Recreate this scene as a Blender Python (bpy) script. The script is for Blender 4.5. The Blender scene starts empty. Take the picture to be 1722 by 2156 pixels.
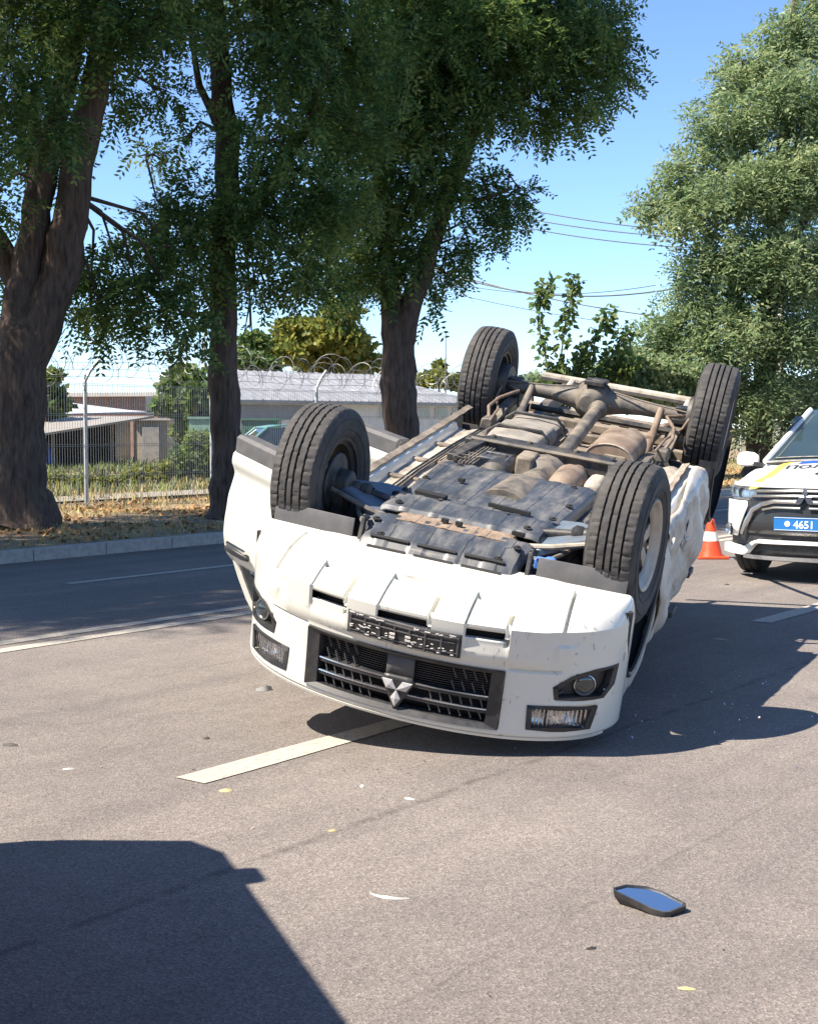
import bpy, bmesh, math, random
import numpy as np
from mathutils import Vector, Matrix, noise
# ------------------------------------------------------------------ camera, sky, sun, exposure
scene = bpy.context.scene
COL = scene.collection
CAM_H, PIT, FPX = 1.431, 3.4998, 3302.9            # eye height, pitch down, focal length for a 1920 px wide frame
cd = bpy.data.cameras.new('camera'); cam = bpy.data.objects.new('camera', cd); COL.objects.link(cam)
cd.sensor_fit = 'HORIZONTAL'; cd.sensor_width = 36.0; cd.lens = 36.0 * FPX / 1920.0
cd.clip_start = 0.05; cd.clip_end = 3000
cam.location = (0, 0, CAM_H); cam.rotation_euler = (math.radians(90 - PIT), 0, 0)
scene.camera = cam
SUN_AZ, SUN_EL = math.radians(-157), math.radians(53)
SUN = Vector((math.cos(SUN_AZ) * math.cos(SUN_EL), math.sin(SUN_AZ) * math.cos(SUN_EL), math.sin(SUN_EL)))
w = bpy.data.worlds.new('World'); scene.world = w; w.use_nodes = True
nt = w.node_tree; nt.nodes.clear()
wo = nt.nodes.new('ShaderNodeOutputWorld'); bg = nt.nodes.new('ShaderNodeBackground'); sky = nt.nodes.new('ShaderNodeTexSky')
sky.sky_type = 'NISHITA'; sky.sun_disc = False; sky.sun_elevation = SUN_EL
sky.sun_rotation = math.atan2(SUN.x, SUN.y); sky.altitude = 100; sky.air_density = 0.75; sky.dust_density = 0.05; sky.ozone_density = 6.0
bg.inputs['Strength'].default_value = 0.108
nt.links.new(sky.outputs[0], bg.inputs[0]); nt.links.new(bg.outputs[0], wo.inputs[0])
sd = bpy.data.lights.new('sun', 'SUN'); sd.energy = 5.0; sd.angle = math.radians(0.53); sd.color = (1.0, 0.90, 0.77)
so = bpy.data.objects.new('sun', sd); COL.objects.link(so)
so.rotation_euler = (-SUN).to_track_quat('-Z', 'Y').to_euler(); so.location = SUN * 60
vs = scene.view_settings
vs.view_transform = 'Standard'; vs.look = 'None'; vs.exposure = 1.3; vs.gamma = 1.0; vs.use_curve_mapping = False
scene.render.engine = 'CYCLES'
scene.cycles.max_bounces = 6; scene.cycles.transparent_max_bounces = 8
R = random.Random(7)

# ------------------------------------------------------------------ helpers
def tag(o, label=None, cat=None, group=None, kind=None):
    for k, v in (('label', label), ('category', cat), ('group', group), ('kind', kind)):
        if v: o[k] = v
    return o
def empty(name, loc=(0, 0, 0), rz=0.0):
    e = bpy.data.objects.new(name, None); COL.objects.link(e); e.location = loc; e.rotation_euler = (0, 0, rz); e.empty_display_size = 0.2
    return e
def basis(d):
    d = Vector(d).normalized(); a = Vector((0, 0, 1)) if abs(d.z) < 0.9 else Vector((1, 0, 0))
    s = d.cross(a).normalized(); return s, s.cross(d).normalized()
class MB:
    def __init__(s): s.v = []; s.f = []
    def add(s, vs, fs):
        b = len(s.v); s.v += [tuple(x) for x in vs]; s.f += [tuple(i + b for i in f) for f in fs]; return s
    def box(s, c, d, m=None):
        x, y, z = (a / 2 for a in d); c = Vector(c)
        vs = [Vector((i * x, j * y, k * z)) for i in (-1, 1) for j in (-1, 1) for k in (-1, 1)]
        if m is not None: vs = [m @ p for p in vs]
        return s.add([c + p for p in vs], [(0, 1, 3, 2), (4, 6, 7, 5), (0, 4, 5, 1), (2, 3, 7, 6), (0, 2, 6, 4), (1, 5, 7, 3)])
    def bar(s, a, b, w, h, up=(0, 0, 1)):
        a, b = Vector(a), Vector(b); d = (b - a).normalized(); u = Vector(up); sd_ = d.cross(u).normalized(); u = sd_.cross(d)
        m = Matrix((d, sd_, u)).transposed()
        return s.box((a + b) / 2, ((b - a).length, w, h), m)
    def tube(s, pts, r, n=8, cap=True, rough=0.0, seed=0, ridge=0.0):
        pts = [Vector(p) for p in pts]; rs = r if isinstance(r, (list, tuple)) else [r] * len(pts)
        ring = []; prev = None
        for i, p in enumerate(pts):
            d = pts[min(i + 1, len(pts) - 1)] - pts[max(i - 1, 0)]
            d = d.normalized() if d.length > 1e-9 else Vector((0, 0, 1))
            if prev is None: a = basis(d)[0]; b = d.cross(a)
            else:
                a = prev - d * prev.dot(d)
                if a.length < 1e-6: a = basis(d)[0]
                a = a.normalized(); b = d.cross(a)
            prev = a
            for k in range(n):
                t = 2 * math.pi * k / n; q = a * math.cos(t) + b * math.sin(t); rr = rs[i]
                if rough: rr *= 1 + rough * noise.noise(Vector((q.x * 1.7 + seed, q.y * 1.7, q.z * 1.7)) + p * 1.3)
                if ridge: rr *= 1 + ridge * (1 - 2.4 * abs(noise.noise(Vector((q.x * 5.5 + seed, q.y * 5.5, q.z * 5.5 + p.z * .75)))) + .5 * noise.noise(Vector((q.x * 11, q.y * 11, p.z * 2.5 + seed))))
                ring.append(p + q * rr)
        fs = []
        for i in range(len(pts) - 1):
            for k in range(n):
                fs.append((i * n + k, i * n + (k + 1) % n, (i + 1) * n + (k + 1) % n, (i + 1) * n + k))
        if cap:
            fs.append(tuple(reversed(range(n)))); fs.append(tuple(range((len(pts) - 1) * n, len(pts) * n)))
        return s.add(ring, fs)
    def lathe(s, prof, c=(0, 0, 0), ax=(0, 0, 1), n=24, fn=None, cap=False):
        ax = Vector(ax).normalized(); a, b = basis(ax); c = Vector(c); vs = []
        for j, (r, h) in enumerate(prof):
            for k in range(n):
                t = 2 * math.pi * k / n; rr = r + (fn(j, k) if fn else 0)
                vs.append(c + ax * h + (a * math.cos(t) + b * math.sin(t)) * rr)
        fs = [(j * n + k, j * n + (k + 1) % n, (j + 1) * n + (k + 1) % n, (j + 1) * n + k) for j in range(len(prof) - 1) for k in range(n)]
        if cap: fs.append(tuple(reversed(range(n)))); fs.append(tuple(range((len(prof) - 1) * n, len(prof) * n)))
        return s.add(vs, fs)
    def grid(s, fn, us, vs_, skip=None):
        nv = len(vs_); pts = [fn(u, v) for u in us for v in vs_]
        fs = []
        for i in range(len(us) - 1):
            for j in range(nv - 1):
                if skip and skip((us[i] + us[i + 1]) / 2, (vs_[j] + vs_[j + 1]) / 2): continue
                fs.append((i * nv + j, (i + 1) * nv + j, (i + 1) * nv + j + 1, i * nv + j + 1))
        return s.add(pts, fs)
    def prism(s, poly, h, m=None, base=0.0):
        n = len(poly); vs = [Vector((x, y, base)) for x, y in poly] + [Vector((x, y, base + h)) for x, y in poly]
        if m is not None: vs = [m @ p for p in vs]
        return s.add(vs, [tuple(reversed(range(n))), tuple(range(n, 2 * n))] + [(i, (i + 1) % n, (i + 1) % n + n, i + n) for i in range(n)])
    def loft(s, secs, close=True):
        n = len(secs[0]); vs = [p for q in secs for p in q]; fs = []
        for i in range(len(secs) - 1):
            for k in range(n if close else n - 1):
                fs.append((i * n + k, i * n + (k + 1) % n, (i + 1) * n + (k + 1) % n, (i + 1) * n + k))
        if close:
            fs.append(tuple(reversed(range(n)))); fs.append(tuple(range((len(secs) - 1) * n, len(secs) * n)))
        return s.add(vs, fs)
    def build(s, name, mat, parent=None, ang=35, bevel=0.0, solid=0.0, seg=2, fix=True):
        me = bpy.data.meshes.new(name); me.from_pydata(s.v, [], s.f)
        if fix:
            bm = bmesh.new(); bm.from_mesh(me); bmesh.ops.remove_doubles(bm, verts=bm.verts, dist=1e-5)
            bmesh.ops.recalc_face_normals(bm, faces=bm.faces); bm.to_mesh(me); bm.free()
        me.update()
        if ang: me.polygons.foreach_set('use_smooth', [True] * len(me.polygons)); me.set_sharp_from_angle(angle=math.radians(ang))
        me.materials.append(mat)
        o = bpy.data.objects.new(name, me); COL.objects.link(o); o.parent = parent
        if solid: md = o.modifiers.new('solid', 'SOLIDIFY'); md.thickness = solid; md.offset = -1
        if bevel: md = o.modifiers.new('bevel', 'BEVEL'); md.width = bevel; md.segments = seg; md.limit_method = 'ANGLE'; md.angle_limit = math.radians(40)
        return o
def dup(o, parent=None):
    c = o.copy(); COL.objects.link(c); c.parent = parent
    for ch in list(o.children): dup(ch, c)
    return c
def lin(a, b, n): return [a + (b - a) * i / (n - 1) for i in range(n)]
def interp(x, tab):
    if x <= tab[0][0]: return tab[0][1]
    for (a, b), (c, d) in zip(tab, tab[1:]):
        if x <= c: return b + (d - b) * (x - a) / (c - a)
    return tab[-1][1]
def smooth(x, tab):
    if x <= tab[0][0]: return tab[0][1]
    for (a, b), (c, d) in zip(tab, tab[1:]):
        if x <= c:
            t = (x - a) / (c - a); t = t * t * (3 - 2 * t); return b + (d - b) * t
    return tab[-1][1]
# surveying helper: a sight line through the photograph at a chosen distance along +Y (1722-wide reading)
_f = FPX * 1722 / 1920; _cp, _sp = math.cos(math.radians(PIT)), math.sin(math.radians(PIT))
def at(x, y, Y):
    d = Vector((0, _cp, -_sp)) + Vector((1, 0, 0)) * ((x - 861) / _f) + Vector((0, _sp, _cp)) * ((1078 - y) / _f)
    return Vector((0, 0, CAM_H)) + d * (Y / d.y)
U = Vector((0.6, 0.8, 0)); N = Vector((-0.8, 0.6, 0))       # along the road / across it towards the verge
def rd(a, b, z=0.0): return U * a + N * b + Vector((0, 0, z))

# ------------------------------------------------------------------ materials
def mat(name, col, rough=0.6, metal=0.0, var=0.12, scale=6.0, bump=0.0, bscale=60.0, coat=0.0, dirt=None, dscale=3.0, damt=0.5, dlo=0.45, dhi=0.7, spec=0.5, stretch=None, scratch=0.0, vlo=0.3, vhi=0.7, trans=0.0, alpha=1.0, drough=0.85):
    m = bpy.data.materials.new(name); m.use_nodes = True; t = m.node_tree; N_, L = t.nodes, t.links
    p = N_['Principled BSDF']; p.inputs['Metallic'].default_value = metal; p.inputs['Roughness'].default_value = rough
    p.inputs['Specular IOR Level'].default_value = spec; p.inputs['Coat Weight'].default_value = coat; p.inputs['Coat Roughness'].default_value = 0.06
    p.inputs['Transmission Weight'].default_value = trans; p.inputs['Alpha'].default_value = alpha
    tc = N_.new('ShaderNodeTexCoord'); src = tc.outputs['Object']
    if stretch:
        mp = N_.new('ShaderNodeMapping'); mp.inputs['Scale'].default_value = stretch; L.new(src, mp.inputs['Vector']); src = mp.outputs['Vector']
    n1 = N_.new('ShaderNodeTexNoise'); n1.inputs['Scale'].default_value = scale; n1.inputs['Detail'].default_value = 5; L.new(src, n1.inputs['Vector'])
    r1 = N_.new('ShaderNodeValToRGB'); c = Vector(col[:3])
    r1.color_ramp.elements[0].position = vlo; r1.color_ramp.elements[1].position = vhi
    r1.color_ramp.elements[0].color = (*(c * (1 - var)), 1); r1.color_ramp.elements[1].color = (*(c * (1 + var)), 1)
    L.new(n1.outputs['Fac'], r1.inputs['Fac']); out = r1.outputs['Color']
    if dirt:
        n2 = N_.new('ShaderNodeTexNoise'); n2.inputs['Scale'].default_value = dscale; n2.inputs['Detail'].default_value = 8; n2.inputs['Roughness'].default_value = 0.65
        L.new(src, n2.inputs['Vector'])
        r2 = N_.new('ShaderNodeMapRange'); r2.inputs['From Min'].default_value = dlo; r2.inputs['From Max'].default_value = dhi; r2.inputs['To Max'].default_value = damt
        L.new(n2.outputs['Fac'], r2.inputs['Value'])
        mx = N_.new('ShaderNodeMix'); mx.data_type = 'RGBA'; L.new(r2.outputs[0], mx.inputs[0]); L.new(out, mx.inputs[6]); mx.inputs[7].default_value = (*dirt, 1); out = mx.outputs[2]
        mr = N_.new('ShaderNodeMapRange'); mr.inputs['To Min'].default_value = rough; mr.inputs['To Max'].default_value = drough
        L.new(r2.outputs[0], mr.inputs['Value']); L.new(mr.outputs[0], p.inputs['Roughness'])
    if scratch:
        for k, (sc_, ro) in enumerate((((2.2, 60, 14), (0.2, 0.3, 0.5)), ((40, 3, 20), (0.5, 0.2, -0.4)))):
            ms = N_.new('ShaderNodeMapping'); ms.inputs['Scale'].default_value = sc_; ms.inputs['Rotation'].default_value = ro; L.new(tc.outputs['Object'], ms.inputs['Vector'])
            ns = N_.new('ShaderNodeTexNoise'); ns.inputs['Scale'].default_value = 1.0; ns.inputs['Detail'].default_value = 3; L.new(ms.outputs[0], ns.inputs['Vector'])
            rs = N_.new('ShaderNodeMapRange'); rs.inputs['From Min'].default_value = 0.66; rs.inputs['From Max'].default_value = 0.72; rs.inputs['To Max'].default_value = scratch; L.new(ns.outputs['Fac'], rs.inputs['Value'])
            mxs = N_.new('ShaderNodeMix'); mxs.data_type = 'RGBA'; L.new(rs.outputs[0], mxs.inputs[0]); L.new(out, mxs.inputs[6]); mxs.inputs[7].default_value = (0.22, 0.19, 0.16, 1); out = mxs.outputs[2]
    L.new(out, p.inputs['Base Color'])
    if bump:
        n3 = N_.new('ShaderNodeTexNoise'); n3.inputs['Scale'].default_value = bscale; n3.inputs['Detail'].default_value = 4; L.new(src, n3.inputs['Vector'])
        b = N_.new('ShaderNodeBump'); b.inputs['Strength'].default_value = bump; b.inputs['Distance'].default_value = 0.02
        L.new(n3.outputs['Fac'], b.inputs['Height']); L.new(b.outputs[0], p.inputs['Normal'])
    return m
def asphalt_mat():
    m = bpy.data.materials.new('asphalt'); m.use_nodes = True; t = m.node_tree; N_, L = t.nodes, t.links
    p = N_['Principled BSDF']; p.inputs['Roughness'].default_value = 0.85; p.inputs['Specular IOR Level'].default_value = 0.3
    g = N_.new('ShaderNodeNewGeometry'); mp = N_.new('ShaderNodeMapping'); mp.vector_type = 'TEXTURE'
    mp.inputs['Rotation'].default_value = (0, 0, math.atan2(U.y, U.x)); L.new(g.outputs['Position'], mp.inputs['Vector'])   # x runs along the road
    def noise_(sc, det=3, rough=0.5, vec=None):
        n = N_.new('ShaderNodeTexNoise'); n.inputs['Scale'].default_value = sc; n.inputs['Detail'].default_value = det; n.inputs['Roughness'].default_value = rough
        L.new(vec or mp.outputs[0], n.inputs['Vector']); return n.outputs['Fac']
    def ramp(v, stops):
        r = N_.new('ShaderNodeValToRGB'); e = r.color_ramp.elements
        while len(e) < len(stops): e.new(0.5)
        for el, (pos, c) in zip(e, stops): el.position = pos; el.color = (*c, 1)
        L.new(v, r.inputs['Fac']); return r.outputs['Color']
    def mix(f, a, b, mode='MIX'):
        x = N_.new('ShaderNodeMix'); x.data_type = 'RGBA'; x.blend_type = mode
        if isinstance(f, float): x.inputs[0].default_value = f
        else: L.new(f, x.inputs[0])
        for s_, v in ((6, a), (7, b)):
            if isinstance(v, tuple): x.inputs[s_].default_value = (*v, 1)
            else: L.new(v, x.inputs[s_])
        return x.outputs[2]
    vor = N_.new('ShaderNodeTexVoronoi'); vor.inputs['Scale'].default_value = 140; L.new(mp.outputs[0], vor.inputs['Vector'])
    sep = N_.new('ShaderNodeSeparateColor'); L.new(vor.outputs['Color'], sep.inputs[0])
    grain = ramp(sep.outputs[0], [(0.0, (0.122, 0.109, 0.098)), (0.35, (0.172, 0.153, 0.138)), (0.75, (0.196, 0.175, 0.158)), (1.0, (0.262, 0.234, 0.211))])
    big = ramp(noise_(0.55, 6, 0.6), [(0.3, (0.80, 0.80, 0.82)), (0.7, (1.12, 1.11, 1.10))])
    col = mix(1.0, grain, big, 'MULTIPLY')
    mid = ramp(noise_(5, 5, 0.6), [(0.3, (0.93, 0.93, 0.93)), (0.7, (1.06, 1.06, 1.06))]); col = mix(1.0, col, mid, 'MULTIPLY')
    # tyre-polished streaks along the road
    st = N_.new('ShaderNodeMapping'); st.inputs['Scale'].default_value = (0.12, 2.2, 1); L.new(mp.outputs[0], st.inputs['Vector'])
    col = mix(1.0, col, ramp(noise_(1.0, 4, 0.6, st.outputs[0]), [(0.32, (0.84, 0.84, 0.86)), (0.68, (1.09, 1.08, 1.07))]), 'MULTIPLY')
    # paving seams: dark ragged joints running along the road
    sx = N_.new('ShaderNodeSeparateXYZ'); L.new(mp.outputs[0], sx.inputs[0])
    wob = noise_(3.0, 5, 0.6)
    for b0, wdt, amt in ((3.14, 0.032, 0.62), (2.05, 0.018, 0.3), (5.95, 0.018, 0.35)):
        a1 = N_.new('ShaderNodeMath'); a1.operation = 'MULTIPLY_ADD'; a1.inputs[1].default_value = 0.09; L.new(wob, a1.inputs[0]); L.new(sx.outputs['Y'], a1.inputs[2])
        a2 = N_.new('ShaderNodeMath'); a2.operation = 'SUBTRACT'; a2.inputs[1].default_value = b0 + 0.045; L.new(a1.outputs[0], a2.inputs[0])
        a3 = N_.new('ShaderNodeMath'); a3.operation = 'ABSOLUTE'; L.new(a2.outputs[0], a3.inputs[0])
        a4 = N_.new('ShaderNodeMapRange'); a4.inputs['From Min'].default_value = wdt; a4.inputs['From Max'].default_value = 0.0; a4.inputs['To Max'].default_value = amt; L.new(a3.outputs[0], a4.inputs['Value'])
        a5 = N_.new('ShaderNodeMath'); a5.operation = 'MULTIPLY'; L.new(a4.outputs[0], a5.inputs[0]); L.new(ramp(noise_(7, 3), [(0.38, (0, 0, 0)), (0.6, (1, 1, 1))]), a5.inputs[1])
        col = mix(a5.outputs[0], col, (0.045, 0.040, 0.036))
    # pale scrape marks left by the slide
    sm = N_.new('ShaderNodeMapping'); sm.inputs['Scale'].default_value = (0.35, 9, 1); sm.inputs['Rotation'].default_value = (0, 0, 0.06); L.new(mp.outputs[0], sm.inputs['Vector'])
    sc = N_.new('ShaderNodeMapRange'); sc.inputs['From Min'].default_value = 0.70; sc.inputs['From Max'].default_value = 0.78; sc.inputs['To Max'].default_value = 0.35
    L.new(noise_(1.0, 6, 0.55, sm.outputs[0]), sc.inputs['Value']); col = mix(sc.outputs[0], col, (0.34, 0.30, 0.27))
    # oil-dark spots
    ds = N_.new('ShaderNodeMapRange'); ds.inputs['From Min'].default_value = 0.66; ds.inputs['From Max'].default_value = 0.74; ds.inputs['To Max'].default_value = 0.35
    L.new(noise_(2.3, 5, 0.6), ds.inputs['Value']); col = mix(ds.outputs[0], col, (0.075, 0.07, 0.068))
    L.new(col, p.inputs['Base Color'])
    b = N_.new('ShaderNodeBump'); b.inputs['Strength'].default_value = 0.5; b.inputs['Distance'].default_value = 0.006
    L.new(vor.outputs['Distance'], b.inputs['Height']); L.new(b.outputs[0], p.inputs['Normal'])
    return m
def leaf_mat(name, c1, c2, c3, tr=0.35):
    m = bpy.data.materials.new(name); m.use_nodes = True; t = m.node_tree; N_, L = t.nodes, t.links
    p = N_['Principled BSDF']; p.inputs['Roughness'].default_value = 0.5; p.inputs['Specular IOR Level'].default_value = 0.35
    g = N_.new('ShaderNodeNewGeometry')
    n = N_.new('ShaderNodeTexNoise'); n.inputs['Scale'].default_value = 0.9; n.inputs['Detail'].default_value = 3; L.new(g.outputs['Position'], n.inputs['Vector'])
    wn = N_.new('ShaderNodeMath'); wn.operation = 'MULTIPLY_ADD'; wn.inputs[1].default_value = 0.45
    L.new(g.outputs['Random Per Island'], wn.inputs[0])
    mm = N_.new('ShaderNodeMath'); mm.operation = 'MULTIPLY'; mm.inputs[1].default_value = 0.6; L.new(n.outputs['Fac'], mm.inputs[0]); L.new(mm.outputs[0], wn.inputs[2])
    r = N_.new('ShaderNodeValToRGB'); e = r.color_ramp.elements; e.new(0.5)
    for el, (pos, c) in zip(e, ((0.25, c1), (0.5, c2), (0.78, c3))): el.position = pos; el.color = (*c, 1)
    L.new(wn.outputs[0], r.inputs['Fac']); L.new(r.outputs[0], p.inputs['Base Color'])
    tl = N_.new('ShaderNodeBsdfTranslucent'); hs = N_.new('ShaderNodeHueSaturation'); hs.inputs['Value'].default_value = 1.5; hs.inputs['Hue'].default_value = 0.485
    L.new(r.outputs[0], hs.inputs['Color']); L.new(hs.outputs[0], tl.inputs['Color'])
    mx = N_.new('ShaderNodeMixShader'); mx.inputs[0].default_value = tr
    L.new(p.outputs[0], mx.inputs[1]); L.new(tl.outputs[0], mx.inputs[2]); L.new(mx.outputs[0], N_['Material Output'].inputs['Surface'])
    return m
M = {}
M['asphalt'] = asphalt_mat()
M['paint'] = mat('road paint', (0.40, 0.365, 0.31), 0.8, var=0.15, scale=40, dirt=(0.21, 0.185, 0.165), dscale=30, damt=0.7, dlo=0.48, dhi=0.68)
M['kerb'] = mat('kerb concrete', (0.34, 0.32, 0.29), 0.85, var=0.2, scale=14, bump=0.3, bscale=90)
M['verge'] = mat('verge soil', (0.20, 0.145, 0.085), 0.95, var=0.45, scale=4.5, bump=0.6, bscale=26, dirt=(0.26, 0.21, 0.09), dscale=2.2, damt=0.8)
M['white'] = mat('white car paint', (0.66, 0.655, 0.585), 0.28, var=0.03, scale=3, coat=0.5, scratch=0.6, dirt=(0.55, 0.51, 0.44), dscale=4.5, damt=0.35, dlo=0.52, dhi=0.8)
M['white_dust'] = mat('scraped white paint', (0.60, 0.57, 0.51), 0.45, var=0.10, scale=5, coat=0.15, scratch=0.7, dirt=(0.34, 0.26, 0.18), dscale=5, damt=0.85, dlo=0.40, dhi=0.66, bump=0.15, bscale=18)
M['black'] = mat('black plastic', (0.022, 0.023, 0.025), 0.45, var=0.25, scale=20, bump=0.05, bscale=200, dirt=(0.12, 0.11, 0.10), dscale=9, damt=0.35)
M['dark'] = mat('dark recess', (0.012, 0.012, 0.013), 0.8, var=0.3)
M['grey'] = mat('grey plastic', (0.085, 0.085, 0.088), 0.6, var=0.12, scale=12, bump=0.08, bscale=150, dirt=(0.16, 0.15, 0.14), dscale=10, damt=0.4)
M['rubber'] = mat('tyre rubber', (0.036, 0.035, 0.035), 0.8, var=0.3, scale=14, bump=0.10, bscale=160, dirt=(0.12, 0.108, 0.095), dscale=9, damt=0.5, dlo=0.4, dhi=0.75)
M['rim'] = mat('dusty alloy', (0.42, 0.37, 0.31), 0.5, 0.35, var=0.15, scale=10, dirt=(0.30, 0.24, 0.18), dscale=8, damt=0.8)
M['skid'] = mat('skid plate plastic', (0.046, 0.054, 0.066), 0.42, var=0.3, scale=8, bump=0.04, bscale=220, scratch=0.5, dirt=(0.25, 0.235, 0.21), dscale=7, damt=0.6, dlo=0.44, dhi=0.72, stretch=(0.5, 1.6, 1))
M['mud'] = mat('dried tan mud', (0.23, 0.17, 0.125), 0.95, var=0.25, scale=16, bump=0.4, bscale=50)
M['under'] = mat('dusty underbody', (0.24, 0.20, 0.155), 0.85, var=0.3, scale=12, bump=0.05, bscale=200, dirt=(0.06, 0.05, 0.042), dscale=8, damt=0.85)
M['under_pale'] = mat('pale dusty floor', (0.40, 0.36, 0.295), 0.8, var=0.2, scale=7, dirt=(0.14, 0.115, 0.09), dscale=8, damt=0.8)
M['steel'] = mat('dusty chassis steel', (0.085, 0.08, 0.074), 0.6, 0.25, var=0.3, scale=11, dirt=(0.26, 0.22, 0.17), dscale=8, damt=0.85, dlo=0.38, dhi=0.62)
M['tank'] = mat('dusty tank', (0.25, 0.23, 0.195), 0.75, 0.1, var=0.2, scale=6, dirt=(0.10, 0.09, 0.08), dscale=7, damt=0.7)
M['steel_dk'] = mat('dark chassis steel', (0.035, 0.037, 0.040), 0.5, 0.3, var=0.3, scale=11, dirt=(0.19, 0.165, 0.13), dscale=8, damt=0.6)
M['arm'] = mat('sky tinted control arm', (0.13, 0.17, 0.22), 0.45, 0.3, var=0.2, scale=8, dirt=(0.2, 0.18, 0.15), dscale=9, damt=0.5)  # blue of the reflected sky is put into the arm's colour
M['rust'] = mat('rusty exhaust', (0.18, 0.13, 0.095), 0.75, 0.15, var=0.3, scale=9, dirt=(0.30, 0.245, 0.19), dscale=7, damt=0.8)
M['chrome'] = mat('chrome', (0.75, 0.75, 0.76), 0.12, 1.0, var=0.04)
M['silver'] = mat('silver reflector', (0.62, 0.63, 0.64), 0.22, 0.9, var=0.12, scale=40)
M['lens'] = mat('clear lens', (0.9, 0.92, 0.93), 0.05, var=0.01, trans=1.0, alpha=0.35)
M['glass'] = mat('tinted glass', (0.02, 0.03, 0.032), 0.04, var=0.1, coat=0.6, spec=0.8)
M['amber'] = mat('amber lens', (0.55, 0.22, 0.04), 0.2, var=0.1)
M['redlens'] = mat('red lens', (0.4, 0.02, 0.02), 0.2, var=0.1)
M['badge'] = mat('bright badge', (0.50, 0.50, 0.51), 0.3, 0.3, var=0.05)
# ------------------------------------------------------------------ ground, road, kerb, markings
def sheet(name, a0, a1, b0, b1, z, m, kind='structure', na=2, nb=2, parent=None):
    mb = MB(); mb.grid(lambda a, b: rd(a, b, z), lin(a0, a1, na), lin(b0, b1, nb)); o = mb.build(name, m, parent, ang=0)
    for p in o.data.polygons:
        if p.normal.z < 0: p.flip()
    if parent is None: tag(o, kind=kind)
    return o
def flat(o):
    bm = bmesh.new(); bm.from_mesh(o.data)
    for f in bm.faces:
        if f.normal.z < 0: f.normal_flip()
    bm.to_mesh(o.data); bm.free()
mb = MB(); mb.add([(-900, -900, -0.035), (900, -900, -0.035), (900, 900, -0.035), (-900, 900, -0.035)], [(0, 1, 2, 3)])
gnd = tag(mb.build('ground', mat('dry grass land', (0.17, 0.15, 0.07), 0.95, var=0.35, scale=0.4, dirt=(0.10, 0.13, 0.04), dscale=0.15, damt=0.7), None, ang=0), kind='structure')
road = sheet('road', -120, 260, -6.0, 12.10, 0.0, M['asphalt'])
def marking(name, a0, a1, b0, b1, parent=road):
    mb = MB(); n = max(2, int((a1 - a0) / 0.25)); rr = random.Random(int(b0 * 1000) + int(a0 * 10))
    lo = [b0 + rr.uniform(-.006, .006) for _ in range(n)]; hi = [b1 + rr.uniform(-.006, .006) for _ in range(n)]
    A = lin(a0, a1, n)
    mb.add([rd(A[i], lo[i], 0.004) for i in range(n)] + [rd(A[i], hi[i], 0.004) for i in range(n)], [(i, i + 1, n + i + 1, n + i) for i in range(n - 1)])
    return mb.build(name, M['paint'], parent, ang=0)
A_D = -0.927 * .6 + 5.669 * .8 - .03      # where the near dash starts along the road
for k in range(-3, 9):
    marking('lane_dash', A_D + k * 5.75, A_D + k * 5.75 + 1.9, 3.985, 4.145)
marking('centre_line', -90, 200, 7.34, 7.47); marking('centre_line', -90, 200, 7.60, 7.73)
marking('edge_line', -90, 6.6, 10.03, 10.15) ; marking('edge_line', 8.3, 200, 10.03, 10.15)
marking('edge_line', -90, 200, -4.6, -4.48)
kerb = tag(empty('kerb', rd(0, 12.17, 0)), kind='structure')
ks = MB(); ks.prism([(-.495, -.075), (.495, -.075), (.495, .075), (-.495, .075)], 0.19, None, -0.06)
k0 = ks.build('kerb_stone', M['kerb'], kerb, ang=0, bevel=0.012)
for i in range(-4, 52):
    o = k0 if i == -4 else k0.copy()
    if i != -4: COL.objects.link(o); o.parent = kerb
    rr = random.Random(i); o.location = U * i + Vector((0, 0, rr.uniform(-.004, .004))); o.rotation_euler = (0, 0, math.atan2(U.y, U.x) + rr.uniform(-.004, .004))
mb = MB()
def vz(a, b):
    p = rd(a, b); return 0.115 + 0.03 * noise.noise(p * 0.6) * min(1, (b - 12.24) / 2) + (0.01 * noise.noise(p * 3.1) if b > 12.5 else 0)
mb.grid(lambda a, b: rd(a, b, vz(a, b)), lin(-25, 75, 180), [12.24, 12.5, 12.9, 13.3, 13.7, 14.2, 14.8, 15.4, 16, 16.8, 17.6, 18.4, 19.2, 20, 22, 24, 27, 30, 35, 42, 52, 70, 100, 160])
vg = tag(mb.build('verge', M['verge'], None, ang=60), kind='structure'); flat(vg)
# a poured concrete strip behind the fence
mb = MB(); mb.grid(lambda a, b: rd(a, b, 0.16), lin(12, 40, 20), [18.9, 20.3]); o = tag(mb.build('pavement', mat('old concrete path', (0.25, 0.225, 0.18), 0.9, var=0.2, scale=5, dirt=(0.2, 0.17, 0.1), dscale=3, damt=0.7), None, ang=0), kind='structure'); flat(o)

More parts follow.
